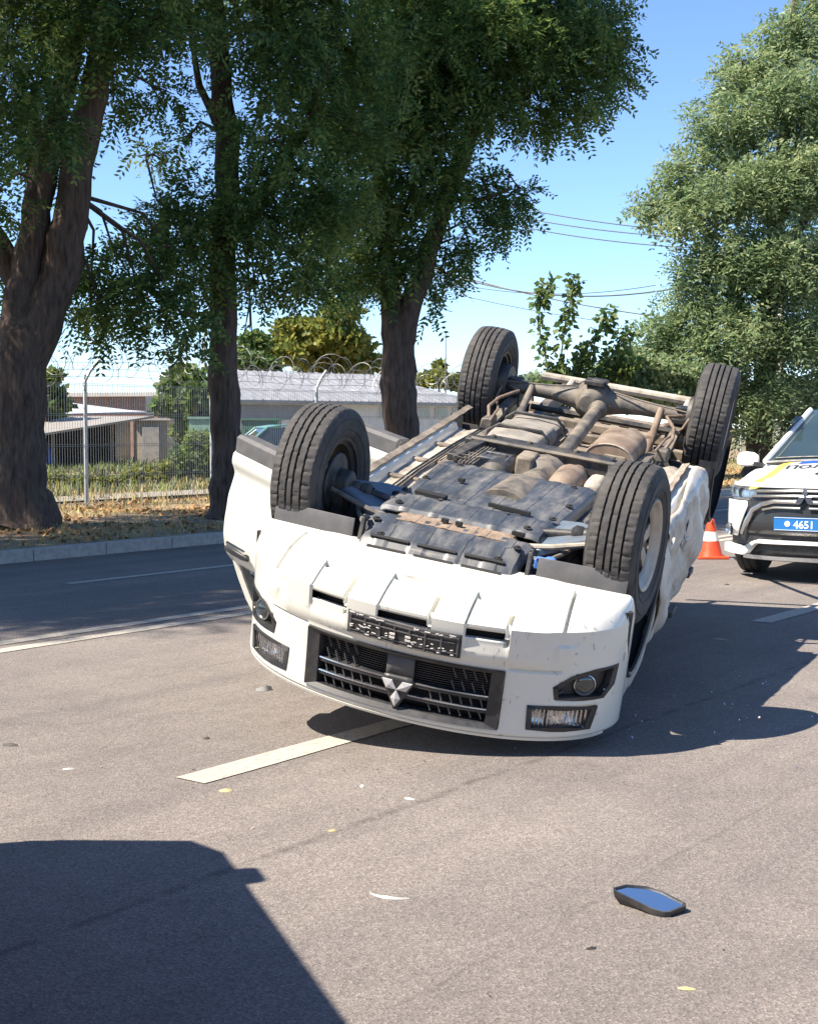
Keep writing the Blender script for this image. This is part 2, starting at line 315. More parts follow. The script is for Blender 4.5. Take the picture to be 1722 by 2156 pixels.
def scatter_quads(name, pts, size, m, label, cat, flatness=0.3, seed=1, aspect=0.6):
    rg = np.random.default_rng(seed); n = len(pts); P = np.array(pts)
    yaw = rg.uniform(0, 6.283, n); s = size * rg.uniform(0.6, 1.4, n)
    tilt = rg.normal(0, flatness, (n, 2))
    u = np.stack([np.cos(yaw), np.sin(yaw), tilt[:, 0]], 1) * s[:, None]; v = np.stack([-np.sin(yaw), np.cos(yaw), tilt[:, 1]], 1) * s[:, None] * aspect
    V = np.stack([P - u, P - v * .9 + u * .1, P + u, P + v * .9 + u * .1], 1).reshape(-1, 3)
    o = np_quads(name, V, m); return tag(o, label, cat, kind='stuff')
def np_quads(name, V, m, parent=None):
    n = len(V); me = bpy.data.meshes.new(name); me.vertices.add(n); me.vertices.foreach_set('co', V.astype(np.float32).ravel())
    me.loops.add(n); me.loops.foreach_set('vertex_index', np.arange(n, dtype=np.int32))
    me.polygons.add(n // 4); me.polygons.foreach_set('loop_start', np.arange(0, n, 4, dtype=np.int32)); me.polygons.foreach_set('loop_total', np.full(n // 4, 4, dtype=np.int32))
    me.update(calc_edges=True); me.materials.append(m)
    o = bpy.data.objects.new(name, me); COL.objects.link(o); o.parent = parent; return o
def blades(name, pts, h, m, label, cat, seed=2, wid=0.012, lean=0.35, parent=None):
    rg = np.random.default_rng(seed); n = len(pts); P = np.array(pts); yaw = rg.uniform(0, 6.283, n); hh = h * rg.uniform(0.45, 1.35, n)
    d = np.stack([rg.normal(0, lean, n), rg.normal(0, lean, n), np.ones(n)], 1) * hh[:, None]
    wv = np.stack([np.cos(yaw), np.sin(yaw), 0 * yaw], 1) * (wid * rg.uniform(.6, 1.4, n))[:, None]
    V = np.stack([P - wv, P + wv, P + d + wv * .15, P + d - wv * .15], 1).reshape(-1, 3)
    return tag(np_quads(name, V, m, parent), label, cat, kind='stuff')
rg0 = np.random.default_rng(5)
def rnd_pts(n, a0, a1, b0, b1, z=0.0, clump=None):
    out = []
    while len(out) < n:
        a, b = rg0.uniform(a0, a1), rg0.uniform(b0, b1); p = rd(a, b)
        if clump and noise.noise(p * clump) < rg0.uniform(-.5, .45): continue
        out.append((p.x, p.y, (vz(a, b) if b > 12.24 else 0) + z))
    return out
M['dryleaf'] = mat('fallen leaves', (0.36, 0.19, 0.075), 0.85, var=0.6, scale=3, vlo=.25, vhi=.75)
M['straw'] = mat('dry grass', (0.36, 0.30, 0.13), 0.85, var=0.45, scale=2.5)
M['grassg'] = mat('green grass', (0.15, 0.185, 0.055), 0.8, var=0.5, scale=0.7)
scatter_quads('fallen_leaves', rnd_pts(9000, 4, 40, 12.5, 18.6, 0.012, 0.9), 0.045, M['dryleaf'], 'carpet of orange-brown fallen leaves on the verge under the trees', 'leaves', 0.5, 3)
blades('verge_grass', rnd_pts(16000, 3, 42, 12.3, 18.4, 0, 0.7), 0.075, M['straw'], 'short dry straw-coloured grass on the verge beside the kerb', 'grass', 4, 0.007, 0.6)
blades('field_grass', rnd_pts(26000, 10, 48, 20.2, 40, 0, 0.5), 0.17, M['grassg'], 'tall yellow-green weeds growing behind the wire fence', 'weeds', 6, 0.022, 0.3)
blades('straw_weeds', rnd_pts(6000, 10, 45, 17.6, 24, 0, 0.6), 0.16, M['straw'], 'dry straw weeds along the foot of the wire fence', 'weeds', 8, 0.012, 0.35)
# ------------------------------------------------------------------ the overturned pickup (modelled upright: x forward from the front axle, y left, z up; then turned over)
PM = Matrix(((-0.324501, -0.939583, -0.109009, 0.331717), (-0.926647, 0.292658, 0.235960, 6.604629), (-0.189801, 0.177582, -0.965629, 1.394758), (0, 0, 0, 1)))
T = empty('overturned_pickup_truck'); T.matrix_world = PM
tag(T, 'white double-cab pickup truck lying on its roof with wheels in the air', 'pickup truck')
def ground_z(x, y): return (1.394758 - 0.189801 * x + 0.177582 * y) / 0.965629      # car z at which the road surface lies
def sgn(v): return -1 if v < 0 else 1
def plan(y):                                                                          # nose outline seen from above
    return 0.36 + 0.52 * math.sqrt(max(0.0, 1 - (abs(y) / 0.90) ** 2.15))
def nose(y, z, off=0.0):                                                              # point on the front face
    e = 0.02; x = plan(y); dx = (plan(min(.899, y + e)) - plan(max(-.899, y - e))) / (2 * e)
    n = Vector((1, -dx, 0)).normalized()
    lean = 0.05 * max(0, z - .62) ** 1.3 + 0.012 * math.sin((z - .6) * 6)
    p = Vector((x - lean, y, z)); return p + n * off
# --- bumper and nose: one moulding from the underside lip to the bonnet edge
ys = sorted(set([round(-.9 + 1.8 * (0.5 - 0.5 * math.cos(math.pi * i / 60)), 4) for i in range(61)] + [round(v * s, 4) for v in (.075, .085, .1, .103, .107, .11, .117, .121, .125, .129, .14, .235, .25, .258, .262, .266, .272, .276, .28, .284, .29, .43, .437, .441, .445, .449, .453, .455, .459, .47, .485, .56, .58, .651, .655, .659, .664, .668, .672, .676, .685, .78, .79, .8, .84, .86) for s in (-1, 1)] + [.0]))
zs_front = [.60, .612, .622, .635, .65, .662, .672, .69, .72, .75, .77, .78, .79, .80, .82, .84, .86, .89, .92, .945, .96, .98, 1.0, 1.03, 1.06, 1.075, 1.09, 1.10]
PADS = ((.262, .455), (-.125, .125), (-.455, -.262))
FOG = [(.655, .795), (.67, .905), (.70, .925), (.835, .915), (.875, .87), (.855, .785), (.78, .80), (.70, .835)]
FOG = [(.655, .86), (.665, .915), (.835, .925), (.862, .875), (.868, .785), (.80, .79), (.72, .815)]
HL = [(.565, .952), (.815, .968), (.80, 1.066), (.572, 1.058)]
def inpoly(y, z, poly, grow=0.0):
    cy = sum(p[0] for p in poly) / len(poly); cz = sum(p[1] for p in poly) / len(poly); y = cy + (y - cy) / (1 + grow); z = cz + (z - cz) / (1 + grow)
    r = False; j = len(poly) - 1
    for i in range(len(poly)):
        (a, b), (c, d) = poly[i], poly[j]
        if (b > z) != (d > z) and y < (c - a) * (z - b) / (d - b) + a: r = not r
        j = i
    return r
def stepf(v, a, b, e=0.012): return max(0, min(1, (v - a) / e)) * max(0, min(1, (b - v) / e))
def bump_fn(y, v):
    # v<0: underside (0 .. -1 = back lip), v>=0.6: front face height
    if v < 0:
        t = -v; P = nose(y, .60); Rr = Vector((0.40 - 0.03 * abs(y), y * 0.955, 0))
        k = t
        x = P.x + (Rr.x - P.x) * k; yy = P.y + (Rr.y - P.y) * k
        z = .60 - .085 * (1 - (1 - min(1, t * 1.15)) ** 2.6) - .018 * t
        depth = 0
        for a, b in PADS: depth = max(depth, stepf(y, a, b) * stepf(x, .675, 2.0, .014) * .012, (stepf(y, a, b, .004) - stepf(y, a + .022, b - .002, .004) * stepf(x, .699, 2.0, .004)) * stepf(x, .675, 2.0, .004) * .05)
        depth -= 0.004 * stepf(y, -.60, .60, .05)
        side = 0.035 * stepf(abs(y), .655, .672, .004) * stepf(x, .44, .85, .02)
        return Vector((x, yy, z + depth + side))
    off = 0
    for a, b in PADS: off -= max(stepf(y, a, b) * stepf(v, .50, .70, .010) * .010, stepf(y, a, a + .022, .004) * stepf(v, .50, .69, .01) * .045)
    off += .012 * stepf(v, .30, .775, .02) * (1 - stepf(abs(y), .60, 2, .03))        # bumper stands proud of the grille panel
    off -= 0.006 * stepf(abs(y), .60, .612, .006) * stepf(v, .5, .78, .01)
    off += 0.010 * stepf(abs(y), .64, .72, .006) * stepf(v, .665, .735, .006)        # raised tow-eye cover
    off -= 0.012 * stepf(v, .783, .797, .006) * stepf(abs(y), .46, .68, .01)         # shut line to the grille panel
    return nose(y, v, off)
def hole(y, v):
    if v < .6: return False
    a = abs(y)
    if a < .452 and .795 < v < 1.075: return True
    if (.27 < a < .445 or a < .115) and .62 < v < .665: return True
    if inpoly(a, v, FOG) or inpoly(a, v, HL): return True
    return False
vs_all = [-1, -.97, -.9, -.82, -.74, -.66, -.58, -.53, -.5, -.48, -.46, -.45, -.44, -.43, -.42, -.41, -.40, -.39, -.375, -.36, -.348, -.336, -.324, -.312, -.30, -.288, -.276, -.264, -.25, -.24, -.23, -.22, -.21, -.20, -.19, -.16, -.13, -.10, -.07, -.045, -.025, -.01] + zs_front
mb = MB(); mb.grid(bump_fn, ys, vs_all, lambda y, v: hole(y, v))
bumper = mb.build('front_bumper', M['white'], T, ang=38, solid=0.006)
def patch(poly, s, off, n=10, m=None, name='patch', parent=T, solid=0.0, fn=None):
    """a panel lying on the nose surface, outline given in (|y|, z), s = side"""
    z0, z1 = min(p[1] for p in poly), max(p[1] for p in poly); mb = MB(); rows = []
    for j in range(n + 1):
        z = z0 + (z1 - z0) * (j + .02) / (n + .04); xs = []
        for (a, b), (c, d) in zip(poly, poly[1:] + poly[:1]):
            if (b <= z < d) or (d <= z < b): xs.append(a + (c - a) * (z - b) / (d - b))
        xs.sort(); rows.append((z, xs[0], xs[-1]))
    mb.grid(lambda j, u: (lambda r: nose(s * (r[1] + (r[2] - r[1]) * u), r[0], off + (fn(u, j / n) if fn else 0)))(rows[int(j)]), list(range(n + 1)), lin(0, 1, 14))
    return mb.build(name, m, parent, ang=40, solid=solid)
def ring(poly, s, off, wd, m, name, parent, th=.012):
    cy = sum(p[0] for p in poly) / len(poly); cz = sum(p[1] for p in poly) / len(poly); P = []; n = len(poly)
    for i in range(n):
        (a, b), (c, d) = poly[i], poly[(i + 1) % n]
        for k in range(5): P.append((a + (c - a) * k / 5, b + (d - b) * k / 5))
    def sc(p, g):
        d = Vector((p[0] - cy, p[1] - cz)); l = d.length; return (cy + d.x * (l + g) / l, cz + d.y * (l + g) / l)
    secs = []
    for p in P + P[:1]:
        o, i_ = sc(p, wd * .5), sc(p, -wd * .6)
        secs.append([nose(s * o[0], o[1], off), nose(s * i_[0], i_[1], off), nose(s * i_[0], i_[1], off - th * 2.5), nose(s * o[0], o[1], off - th)])
    mb = MB(); mb.loft(secs, True); return mb.build(name, m, parent, ang=40)
for s in (1, -1):
    fg = patch(FOG, s, -.035, 10, M['black'], 'fog_lamp')
    ring(FOG, s, .004, .016, M['black'], 'bezel', fg)
    fl = MB(); c = nose(s * .775, .862, -.022); ax = Vector((1, s * .55, -.05)).normalized()
    fl.lathe([(.001, .012), (.018, .010), (.034, .002), (.043, .006), (.046, .014), (.049, .012), (.049, -.02)], c, ax, 24); fl.build('lamp_bulb', M['silver'], fg)
    fl = MB(); fl.lathe([(.001, .018), (.02, .017), (.036, .012), (.043, .007)], c, ax, 24); fl.build('lens', M['glass'], fg)
    mb = MB()
    for k in range(3): mb.bar(nose(s * .70, .83 + .03 * k, -.028), nose(s * .665, .85 + .03 * k, -.028), .006, .006)
    mb.build('bezel_rib', M['grey'], fg)['kind'] = 'stuff'
    hl = patch(HL, s, -.045, 8, M['silver'], 'headlight', fn=lambda u, v: -.02 * math.sin(math.pi * v))
    ring(HL, s, .005, .02, M['black'], 'bezel', hl)
    mb = MB()
    for k in range(13):
        y = .60 + .195 * k / 12; mb.bar(nose(s * y, .972 + .012 * (k / 12), -.018), nose(s * y, 1.052, -.018), .006, .004, (1, 0, 0))
    mb.build('lens_flute', M['chrome'], hl)['kind'] = 'stuff'
    mb = MB(); cc = nose(s * .69, 1.01, -.05); mb.lathe([(.012, .0), (.035, .006), (.045, .02), (.047, .03)], cc, (1, s * .4, 0), 20); mb.build('reflector', M['chrome'], hl)
    patch(HL, s, .0, 8, M['lens'], 'lens', hl)
# slots behind the bumper pads
for a, b in ((.262, .452), (-.122, .122), (-.452, -.262)):
    mb = MB(); mb.grid(lambda y, z: nose(y, z, -.045), lin(a, b, 8), [.612, .64, .673]); mb.build('bumper_slot', M['dark'], T, ang=0, solid=.004)
    mb = MB(); mb.bar(nose(a + .01, .668, -.014), nose(b - .01, .668, -.014), .03, .006); mb.build('slot_lip', M['white'], T, bevel=.002)
# plate holder, bent, without a number plate
ph = MB(); ph.grid(lambda y, z: nose(y, z, .022 + .008 * math.sin(9 * y + 3)), lin(.25, -.262, 22), lin(.652, .758, 6)); plate = ph.build('plate_holder', M['black'], T, solid=.008)
mb = MB(); rr = random.Random(3)
for i, y in enumerate(lin(.235, -.247, 8)):
    o = .026 + .008 * math.sin(9 * y + 3); mb.bar(nose(y, .668, o), nose(y, .752, o), .006, .006, (1, 0, 0))
for z in (.668, .690, .738, .752):
    for y0, y1 in zip(lin(.24, -.25, 15), lin(.24, -.25, 15)[1:]):
        mb.bar(nose(y0, z, .026 + .008 * math.sin(9 * y0 + 3)), nose(y1, z, .026 + .008 * math.sin(9 * y1 + 3)), .005, .004, (1, 0, 0))
mb.build('frame_rib', M['grey'], plate)['kind'] = 'stuff'
wp = mat('white print', (0.6, 0.58, 0.55), 0.6)
mb = MB()
for i in range(70):
    y = rr.uniform(-.24, .235); z = rr.choice((.658, .66, .70, .712, .722, .73, .745)); l = rr.uniform(.006, .020)
    if abs(y) < .055: continue
    o = .030 + .008 * math.sin(9 * y + 3); mb.bar(nose(y, z, o), nose(y + l, z + rr.uniform(-.004, .004), o), .003, .0035, (1, 0, 0))
for y in (.035, -.035):
    for z in (.706, .722): mb.bar(nose(y - .012, z, .033), nose(y + .012, z, .033), .004, .009, (0, 0, 1))
mb.build('worn_print', wp, plate, ang=0)['kind'] = 'stuff'
# grille
gy = .452
mb = MB(); mb.grid(lambda y, z: nose(y, z, -.075), lin(-gy - .02, gy + .02, 26), lin(.785, 1.085, 8)); gr = mb.build('grille', M['dark'], T, solid=.004)
GP = [(-gy, .80), (gy, .80), (gy - .004, 1.075), (-gy + .004, 1.075)]
mb = MB(); secs = []
P = []
for i in range(4):
    (a, b), (c, d) = GP[i], GP[(i + 1) % 4]; n = 22 if i % 2 == 0 else 8
    for k in range(n): P.append((a + (c - a) * k / n, b + (d - b) * k / n))
for (y, z) in P + P[:1]:
    yi = y * (1 - .055 / gy) ; zi = .9375 + (z - .9375) * (1 - .022 / .1375) if False else .9375 + (z - .9375) * .86
    secs.append([nose(y, z, .010), nose(yi, zi, -.004), nose(yi, zi, -.05), nose(y, z, -.02)])
mb.loft(secs, True); mb.build('grille_frame', M['black'], gr, ang=30)
mb = MB()
for k in range(11):                                                                   # fine louvres in the middle band
    z = .823 + .0105 * k; n = 16
    for a, b in zip(lin(-.40, .40, n), lin(-.40, .40, n)[1:]): mb.bar(nose(a, z, -.045), nose(b, z, -.045), .012, .003)
mb.build('louvre', M['black'], gr, ang=0)['kind'] = 'stuff'
for z, nm in ((.942, 'grille_bar'), (1.003, 'grille_bar')):
    mb = MB(); secs = []
    for y in lin(-.40, .40, 22): secs.append([nose(y, z - .010, -.012), nose(y, z + .010, -.012), nose(y, z + .012, -.04), nose(y, z - .012, -.04)])
    mb.loft(secs, True); b = mb.build(nm, M['black'], gr, ang=30)
    mb = MB(); secs = []
    for y in lin(-.40, .40, 22): secs.append([nose(y, z - .011, -.0105), nose(y, z - .006, -.009), nose(y, z - .006, -.016), nose(y, z - .011, -.016)])
    mb.loft(secs, True); mb.build('chrome_strip', M['silver'], b, ang=30)
mb = MB()
for s in (1, -1):
    for k in range(7):                                                                # slanting fins of the honeycomb mesh
        y = s * (.14 + .045 * k)
        if abs(y) < .41:
            mb.bar(nose(y, .955, -.022), nose(y - .014, .992, -.022), .004, .010, (1, 0, 0)); mb.bar(nose(y, 1.015, -.022), nose(y - .014, 1.045, -.022), .004, .010, (1, 0, 0))
            if abs(y) > .22: mb.bar(nose(y, .822, -.026), nose(y - .022, .872, -.026), .003, .012, (1, 0, 0)); mb.bar(nose(y, .885, -.026), nose(y - .018, .928, -.026), .003, .012, (1, 0, 0))
mb.build('grille_fin', M['grey'], gr, ang=0)['kind'] = 'stuff'
mb = MB(); mb.grid(lambda y, z: nose(y, z, -.012), lin(-.062, .062, 6), [.815, .87, .925]); mb.build('centre_panel', M['grey'], gr, solid=.02)
mb = MB(); em = [(0, 1.062), (.075, .93), (.045, .912), (-.045, .912), (-.075, .93)]
mb.grid(lambda u, z: nose(u * interp(z, [(.912, .062), (.93, .078), (1.066, .006)]), z, .004), lin(-1, 1, 6), lin(.912, 1.066, 8)); eb = mb.build('emblem', M['black'], gr, solid=.02)
def rhomb(cx, cz, ang, l=.040, w_=.023):
    c, s = math.cos(ang), math.sin(ang); return [(cx + c * a - s * b, cz + s * a + c * b) for a, b in ((l, 0), (0, w_), (-l, 0), (0, -w_))]
for k in range(3):
    an = math.radians(90 + 120 * k); P = rhomb(.040 * math.cos(an), .972 + .040 * math.sin(an), an); mb = MB()
    mb.add([nose(y, z, .012) for y, z in P] + [nose(y, z, .002) for y, z in P] + [nose(.040 * math.cos(an), .972 + .040 * math.sin(an), .018)], [(0, 1, 8), (1, 2, 8), (2, 3, 8), (3, 0, 8), (0, 4, 5, 1), (1, 5, 6, 2), (2, 6, 7, 3), (3, 7, 4, 0)])
    mb.build('emblem_diamond', M['badge'], eb, ang=0)
# --- bonnet and engine bay
def hood(x, y):
    return 1.105 + .085 * (0.84 - x) - .05 * (abs(y) / .8) ** 3 + .012 * stepf(abs(y), .25, .32, .03)
mb = MB(); mb.grid(lambda u, y: (lambda x: Vector((x, y, hood(x, y))))((plan(y) - .03) * (1 - u) + -.52 * u), lin(0, 1, 18), lin(-.84, .84, 34)); mb.build('bonnet', M['white'], T, solid=.02)
mb = MB(); mb.grid(lambda y, k: (nose(y, 1.088, -.03) if k == 0 else nose(y, 1.105, .0) if k == 1 else nose(y, 1.118, -.005) if k == 2 else nose(y, 1.12, -.05)), lin(-.86, .86, 50), [0, 1, 2, 3]); mb.build('bonnet_edge', M['white'], T, solid=.005)
mb = MB(); mb.box((-.02, 0, .82), (.78, 1.0, .44)); mb.box((.35, 0, .86), (.20, 1.25, .36)); mb.build('engine_block', M['dark'], T, bevel=.03)
# --- front wings
def wing(s):
    mb = MB(); rows = 10
    def zlow(x): return .55 + math.sqrt(max(0, .43 ** 2 - x * x)) if abs(x) < .43 else .55
    def fn(x, k):
        z0 = zlow(x) if x < .40 else .62; z1 = hood(min(x, .6), .84) - .005; z = z0 + (z1 - z0) * k
        y = .885 - .03 * max(0, (z - .95) / .2) ** 2 - .02 * max(0, x - .25) / .15
        if s < 0 and x < -.1: y += .02 * noise.noise(Vector((x * 6, z * 6, 2)))
        return Vector((x, s * y, z))
    mb.grid(fn, lin(.385, -.47, 34), lin(0, 1, rows)); o = mb.build('front_wing', M['white'] if s > 0 else M['white_dust'], T, solid=.004)
    mb = MB(); pts = []
    for k in range(25):
        t = math.pi * k / 24; pts.append((.435 * math.cos(t), s * (.885), .55 + .435 * math.sin(t)))
    mb.tube(pts, .014, 6); mb.build('arch_lip', M['black'], o)
    # wheel housing
    mb = MB(); mb.grid(lambda t, y: Vector((.46 * math.cos(t), s * y, .55 + .46 * math.sin(t))), lin(0, math.pi, 20), lin(.50, .88, 4)); mb.build('wheel_housing', M['dark'], T, ang=50, solid=.004)
wing(1); wing(-1)
# splash deflectors in front of the front wheels
for s in (1, -1):
    mb = MB(); mb.grid(lambda y, k: Vector((.40 - .02 * k - .05 * (abs(y) - .42), s * y, .515 - .105 * k)), lin(.44, .845, 8), lin(0, 1, 3)); mb.build('wheel_deflector', M['grey'], T, solid=.008, bevel=.002)
    mb = MB(); mb.bar((.42, s * .40, .56), (.36, s * .40, .40), .03, .02, (0, 1, 0)); mb.bar((.36, s * .40, .40), (.30, s * .41, .42), .03, .02, (0, 1, 0)); mb.build('tow_hook', M['steel_dk'], T, bevel=.004)
# --- sills, floor, chassis
def open_door(hx, phi, L, seedz):
    d = Vector((-math.cos(phi), math.sin(phi), 0)); nrm = Vector((math.sin(phi), math.cos(phi), 0)); h = Vector((hx, .85, 0))
    def W(l, n, z): return h + d * l + nrm * n + Vector((0, 0, z))
    prof = [(.50, .0), (.52, .012), (.575, .016), (.582, .034), (.60, .042), (.65, .045), (.685, .030), (.72, .020), (.76, .026), (.85, .038), (.98, .045), (1.10, .042), (1.19, .030), (1.235, .010), (1.26, -.012)]
    trail = [(.50, .93 * L), (.56, .955 * L), (.66, .962 * L), (.70, .958 * L), (.9, .985 * L), (1.08, L), (1.20, .99 * L), (1.26, .955 * L)]
    zz = lin(.50, 1.26, 40)
    mb = MB(); mb.grid(lambda u, z: W(u * smooth(z, trail), interp(z, prof), z), lin(0, 1, 14), zz); o = mb.build('door', M['white'], T, ang=40, solid=.006)
    mb = MB(); mb.grid(lambda u, z: W(.02 + u * (smooth(z, trail) - .04), -.075 + .02 * math.sin(z * 5), z), lin(0, 1, 8), lin(.51, 1.25, 10)); mb.build('door_trim', M['grey'], o, solid=.02)
    mb = MB(); mb.loft([[W(l, -.07, .492), W(l, .012, .485), W(l, .034, .50), W(l, .036, .585), W(l, -.02, .585)] for l in lin(.0, .945 * L, 12)]); mb.build('lower_moulding', M['grey'], o, ang=30, bevel=.003)
    mb = MB(); mb.loft([[W(smooth(z, trail) - .002, -.075, z), W(smooth(z, trail) + .004, interp(z, prof) - .006, z), W(smooth(z, trail) - .01, interp(z, prof) - .012, z), W(smooth(z, trail) - .012, -.075, z)] for z in zz[2:]]); mb.build('door_edge', M['white'], o, ang=40)
    # window frame curving in to the roof
    fr = [(1.25, .94 * L), (1.36, .915 * L), (1.48, .87 * L), (1.58, .79 * L), (1.66, .68 * L), (1.69, .55 * L), (1.69, .36 * L), (1.60, .22 * L), (1.26, .02 * L)]
    def clampz(l, n, z):
        p = W(l, n, z); g = ground_z(p.x, p.y) - .03; return W(l, n, min(z, g))
    secs = []
    for z, l in fr:
        n = -.012 - (z - 1.25) * .30; secs.append([clampz(l + .004, n + .012, z), clampz(l - .05, n + .012, z - .02), clampz(l - .05, n - .03, z - .02), clampz(l + .004, n - .03, z)])
    mb = MB(); mb.loft(secs); mb.build('window_frame', M['white'], o, ang=40)
    mb = MB(); mb.grid(lambda u, k: (lambda q: clampz(q[0] * u + (1 - u) * .03 * L, -.02 - (q[1] - 1.25) * .30, q[1]))((.90 * L - .25 * L * k * k, 1.255 + .41 * k)), lin(0, 1, 6), lin(0, 1, 8)); mb.build('window_glass', M['glass'], o, solid=.004)
    hd = MB()
    lz = lambda l: 1.165
    hd.loft([[W(l, .046 + .006, 1.13 + a), W(l, .058 + b, 1.135 + a), W(l, .058 + b, 1.172), W(l, .04, 1.178)] for l, a, b in ((.70 * L, .022, .0), (.735 * L, .006, .018), (.84 * L, .002, .022), (.925 * L, .01, .016), (.955 * L, .022, .0))]); hh = hd.build('door_handle', M['black'], o, bevel=.004)
    mb = MB(); mb.loft([[W(l, .055, 1.118), W(l, .066, 1.124), W(l, .062, 1.140), W(l, .05, 1.14)] for l in lin(.73 * L, .93 * L, 6)]); mb.build('chrome_pull', M['chrome'], hh, ang=30)
    for z in (.75, 1.08): mb = MB(); mb.box(W(.03, -.03, z), (.07, .06, .06)); mb.build('hinge', M['steel_dk'], o, bevel=.006)
    return o
open_door(-.42, math.radians(58), .96, 1)
open_door(-1.46, math.radians(62), .84, 2)
def crumple(x, z, a=1.0):
    v = Vector((x * 2.3 + z * .8, z * 1.5 - x * .4, 4.0)); r = 0
    r += .050 * (abs(noise.noise(v)) * 2 - .45); r += .022 * (abs(noise.noise(v * 2.1 + Vector((3, 1, 0)))) * 2 - .4); r += .006 * (abs(noise.noise(v * 5.0)) * 2 - .4)
    r *= min(1, max(.15, (z - .47) / .12))
    return r * a
def right_door(x0, x1, name):
    def fn(x, k):
        zt = 1.15; zb = .47 + .05 * max(0, (-1.95 - x) / .22) ** 2 + .02 * math.sin(x * 4); z = zb + (zt - zb) * k
        y = .865 + .035 * math.sin(math.pi * min(1, max(0, (z - .45) / .75))) - .05 * max(0, (z - 1.02) / .13) ** 2 - .045 * max(0, (.54 - z) / .07) ** 2
        e = min(1, min(abs(x - x0), abs(x - x1)) / .06)
        dent = -.07 * math.exp(-((x + 1.15) / .28) ** 2 - ((z - .78) / .12) ** 2) - .05 * math.exp(-((x + .72) / .2) ** 2 - ((z - .98) / .1) ** 2)
        return Vector((x, -(y + crumple(x, z) * (0.35 + .65 * e) + dent + .025 * max(0, (-1.3 - x)) * (1.1 - z)), z))
    mb = MB(); mb.grid(fn, lin(x0, x1, int(abs(x1 - x0) / .018)), lin(0, 1, 40)); o = mb.build(name, M['white_dust'], T, ang=32, solid=.006); return o, fn
rd1, f1 = right_door(-.455, -1.365, 'door'); rd2, f2 = right_door(-1.372, -2.13, 'door')
rd1['label'] = 'dented right front door'; rd2['label'] = 'crumpled right rear door'
for o, f, x in ((rd1, f1, -1.24), (rd2, f2, -1.98)):
    p = f(x, .93); mb = MB(); mb.loft([[p + Vector((dx, -.0, .018)), p + Vector((dx, -b, .014)), p + Vector((dx, -b, -.018)), p + Vector((dx, 0, -.022))] for dx, b in ((.09, .008), (.07, .045), (-.06, .05), (-.09, .01))]); mb.build('door_handle', M['black'], o, bevel=.004)
def gash(f, xs, k0, wd, parent, sd_):
    rr = random.Random(sd_); mb = MB(); up, dn = [], []
    for i, x in enumerate(xs):
        t = i / (len(xs) - 1); h = wd * math.sin(math.pi * (t * .9 + .05)) * rr.uniform(.5, 1.2); c = k0 + .05 * math.sin(i * 1.7 + sd_)
        up.append(f(x, min(.98, c + h)) + Vector((0, -.004, 0))); dn.append(f(x, max(.02, c - h)) + Vector((0, -.004, 0)))
    n = len(xs); mb.add(up + dn, [(i, i + 1, n + i + 1, n + i) for i in range(n - 1)]); mb.build('torn_gash', M['dark'], parent, ang=0)
    mb = MB(); mb.tube([p + Vector((0, -.012 - .012 * math.sin(i), .004 * i % .01)) for i, p in enumerate(up)], .007, 5); mb.build('curled_edge', M['white'], parent)
gash(f1, lin(-1.22, -1.352, 7), .27, .075, rd1, 3); gash(f2, lin(-1.385, -1.47, 5), .33, .10, rd2, 5); gash(f1, lin(-.70, -.745, 4), .12, .03, rd1, 8)
# sills with their welded flange
for s in (1, -1):
    mb = MB(); mb.loft([[Vector((x, s * .70, .53)), Vector((x, s * .72, .485)), Vector((x, s * .80, .49)), Vector((x, s * .84, .53)), Vector((x, s * .84, .60)), Vector((x, s * .70, .60))] for x in lin(-.47, -2.15, 8)]); mb.build('sill', M['white'], T, ang=35, bevel=.006)
    mb = MB(); mb.grid(lambda x, k: Vector((x, s * (.735 + .035 * k + .003 * math.sin(x * 30)), .478 - .012 * k)), lin(-.50, -2.55 if s > 0 else -2.08, 40), [0, 1]); mb.build('sill_flange', M['under'], T, ang=0, solid=.008)
mb = MB(); mb.grid(lambda x, y: Vector((x, y, .545 + .012 * math.sin(y * 40) * stepf(abs(y), .5, .7, .05) + .02 * stepf(abs(y), -1, .18, .08) * 3)), lin(-.35, -2.2, 30), lin(-.74, .74, 60)); mb.build('floor_pan', M['under_pale'], T, ang=30, solid=.01)
mb = MB(); mb.box((-.36, 0, .85), (.03, 1.45, .62)); mb.build('bulkhead', M['dark'], T)
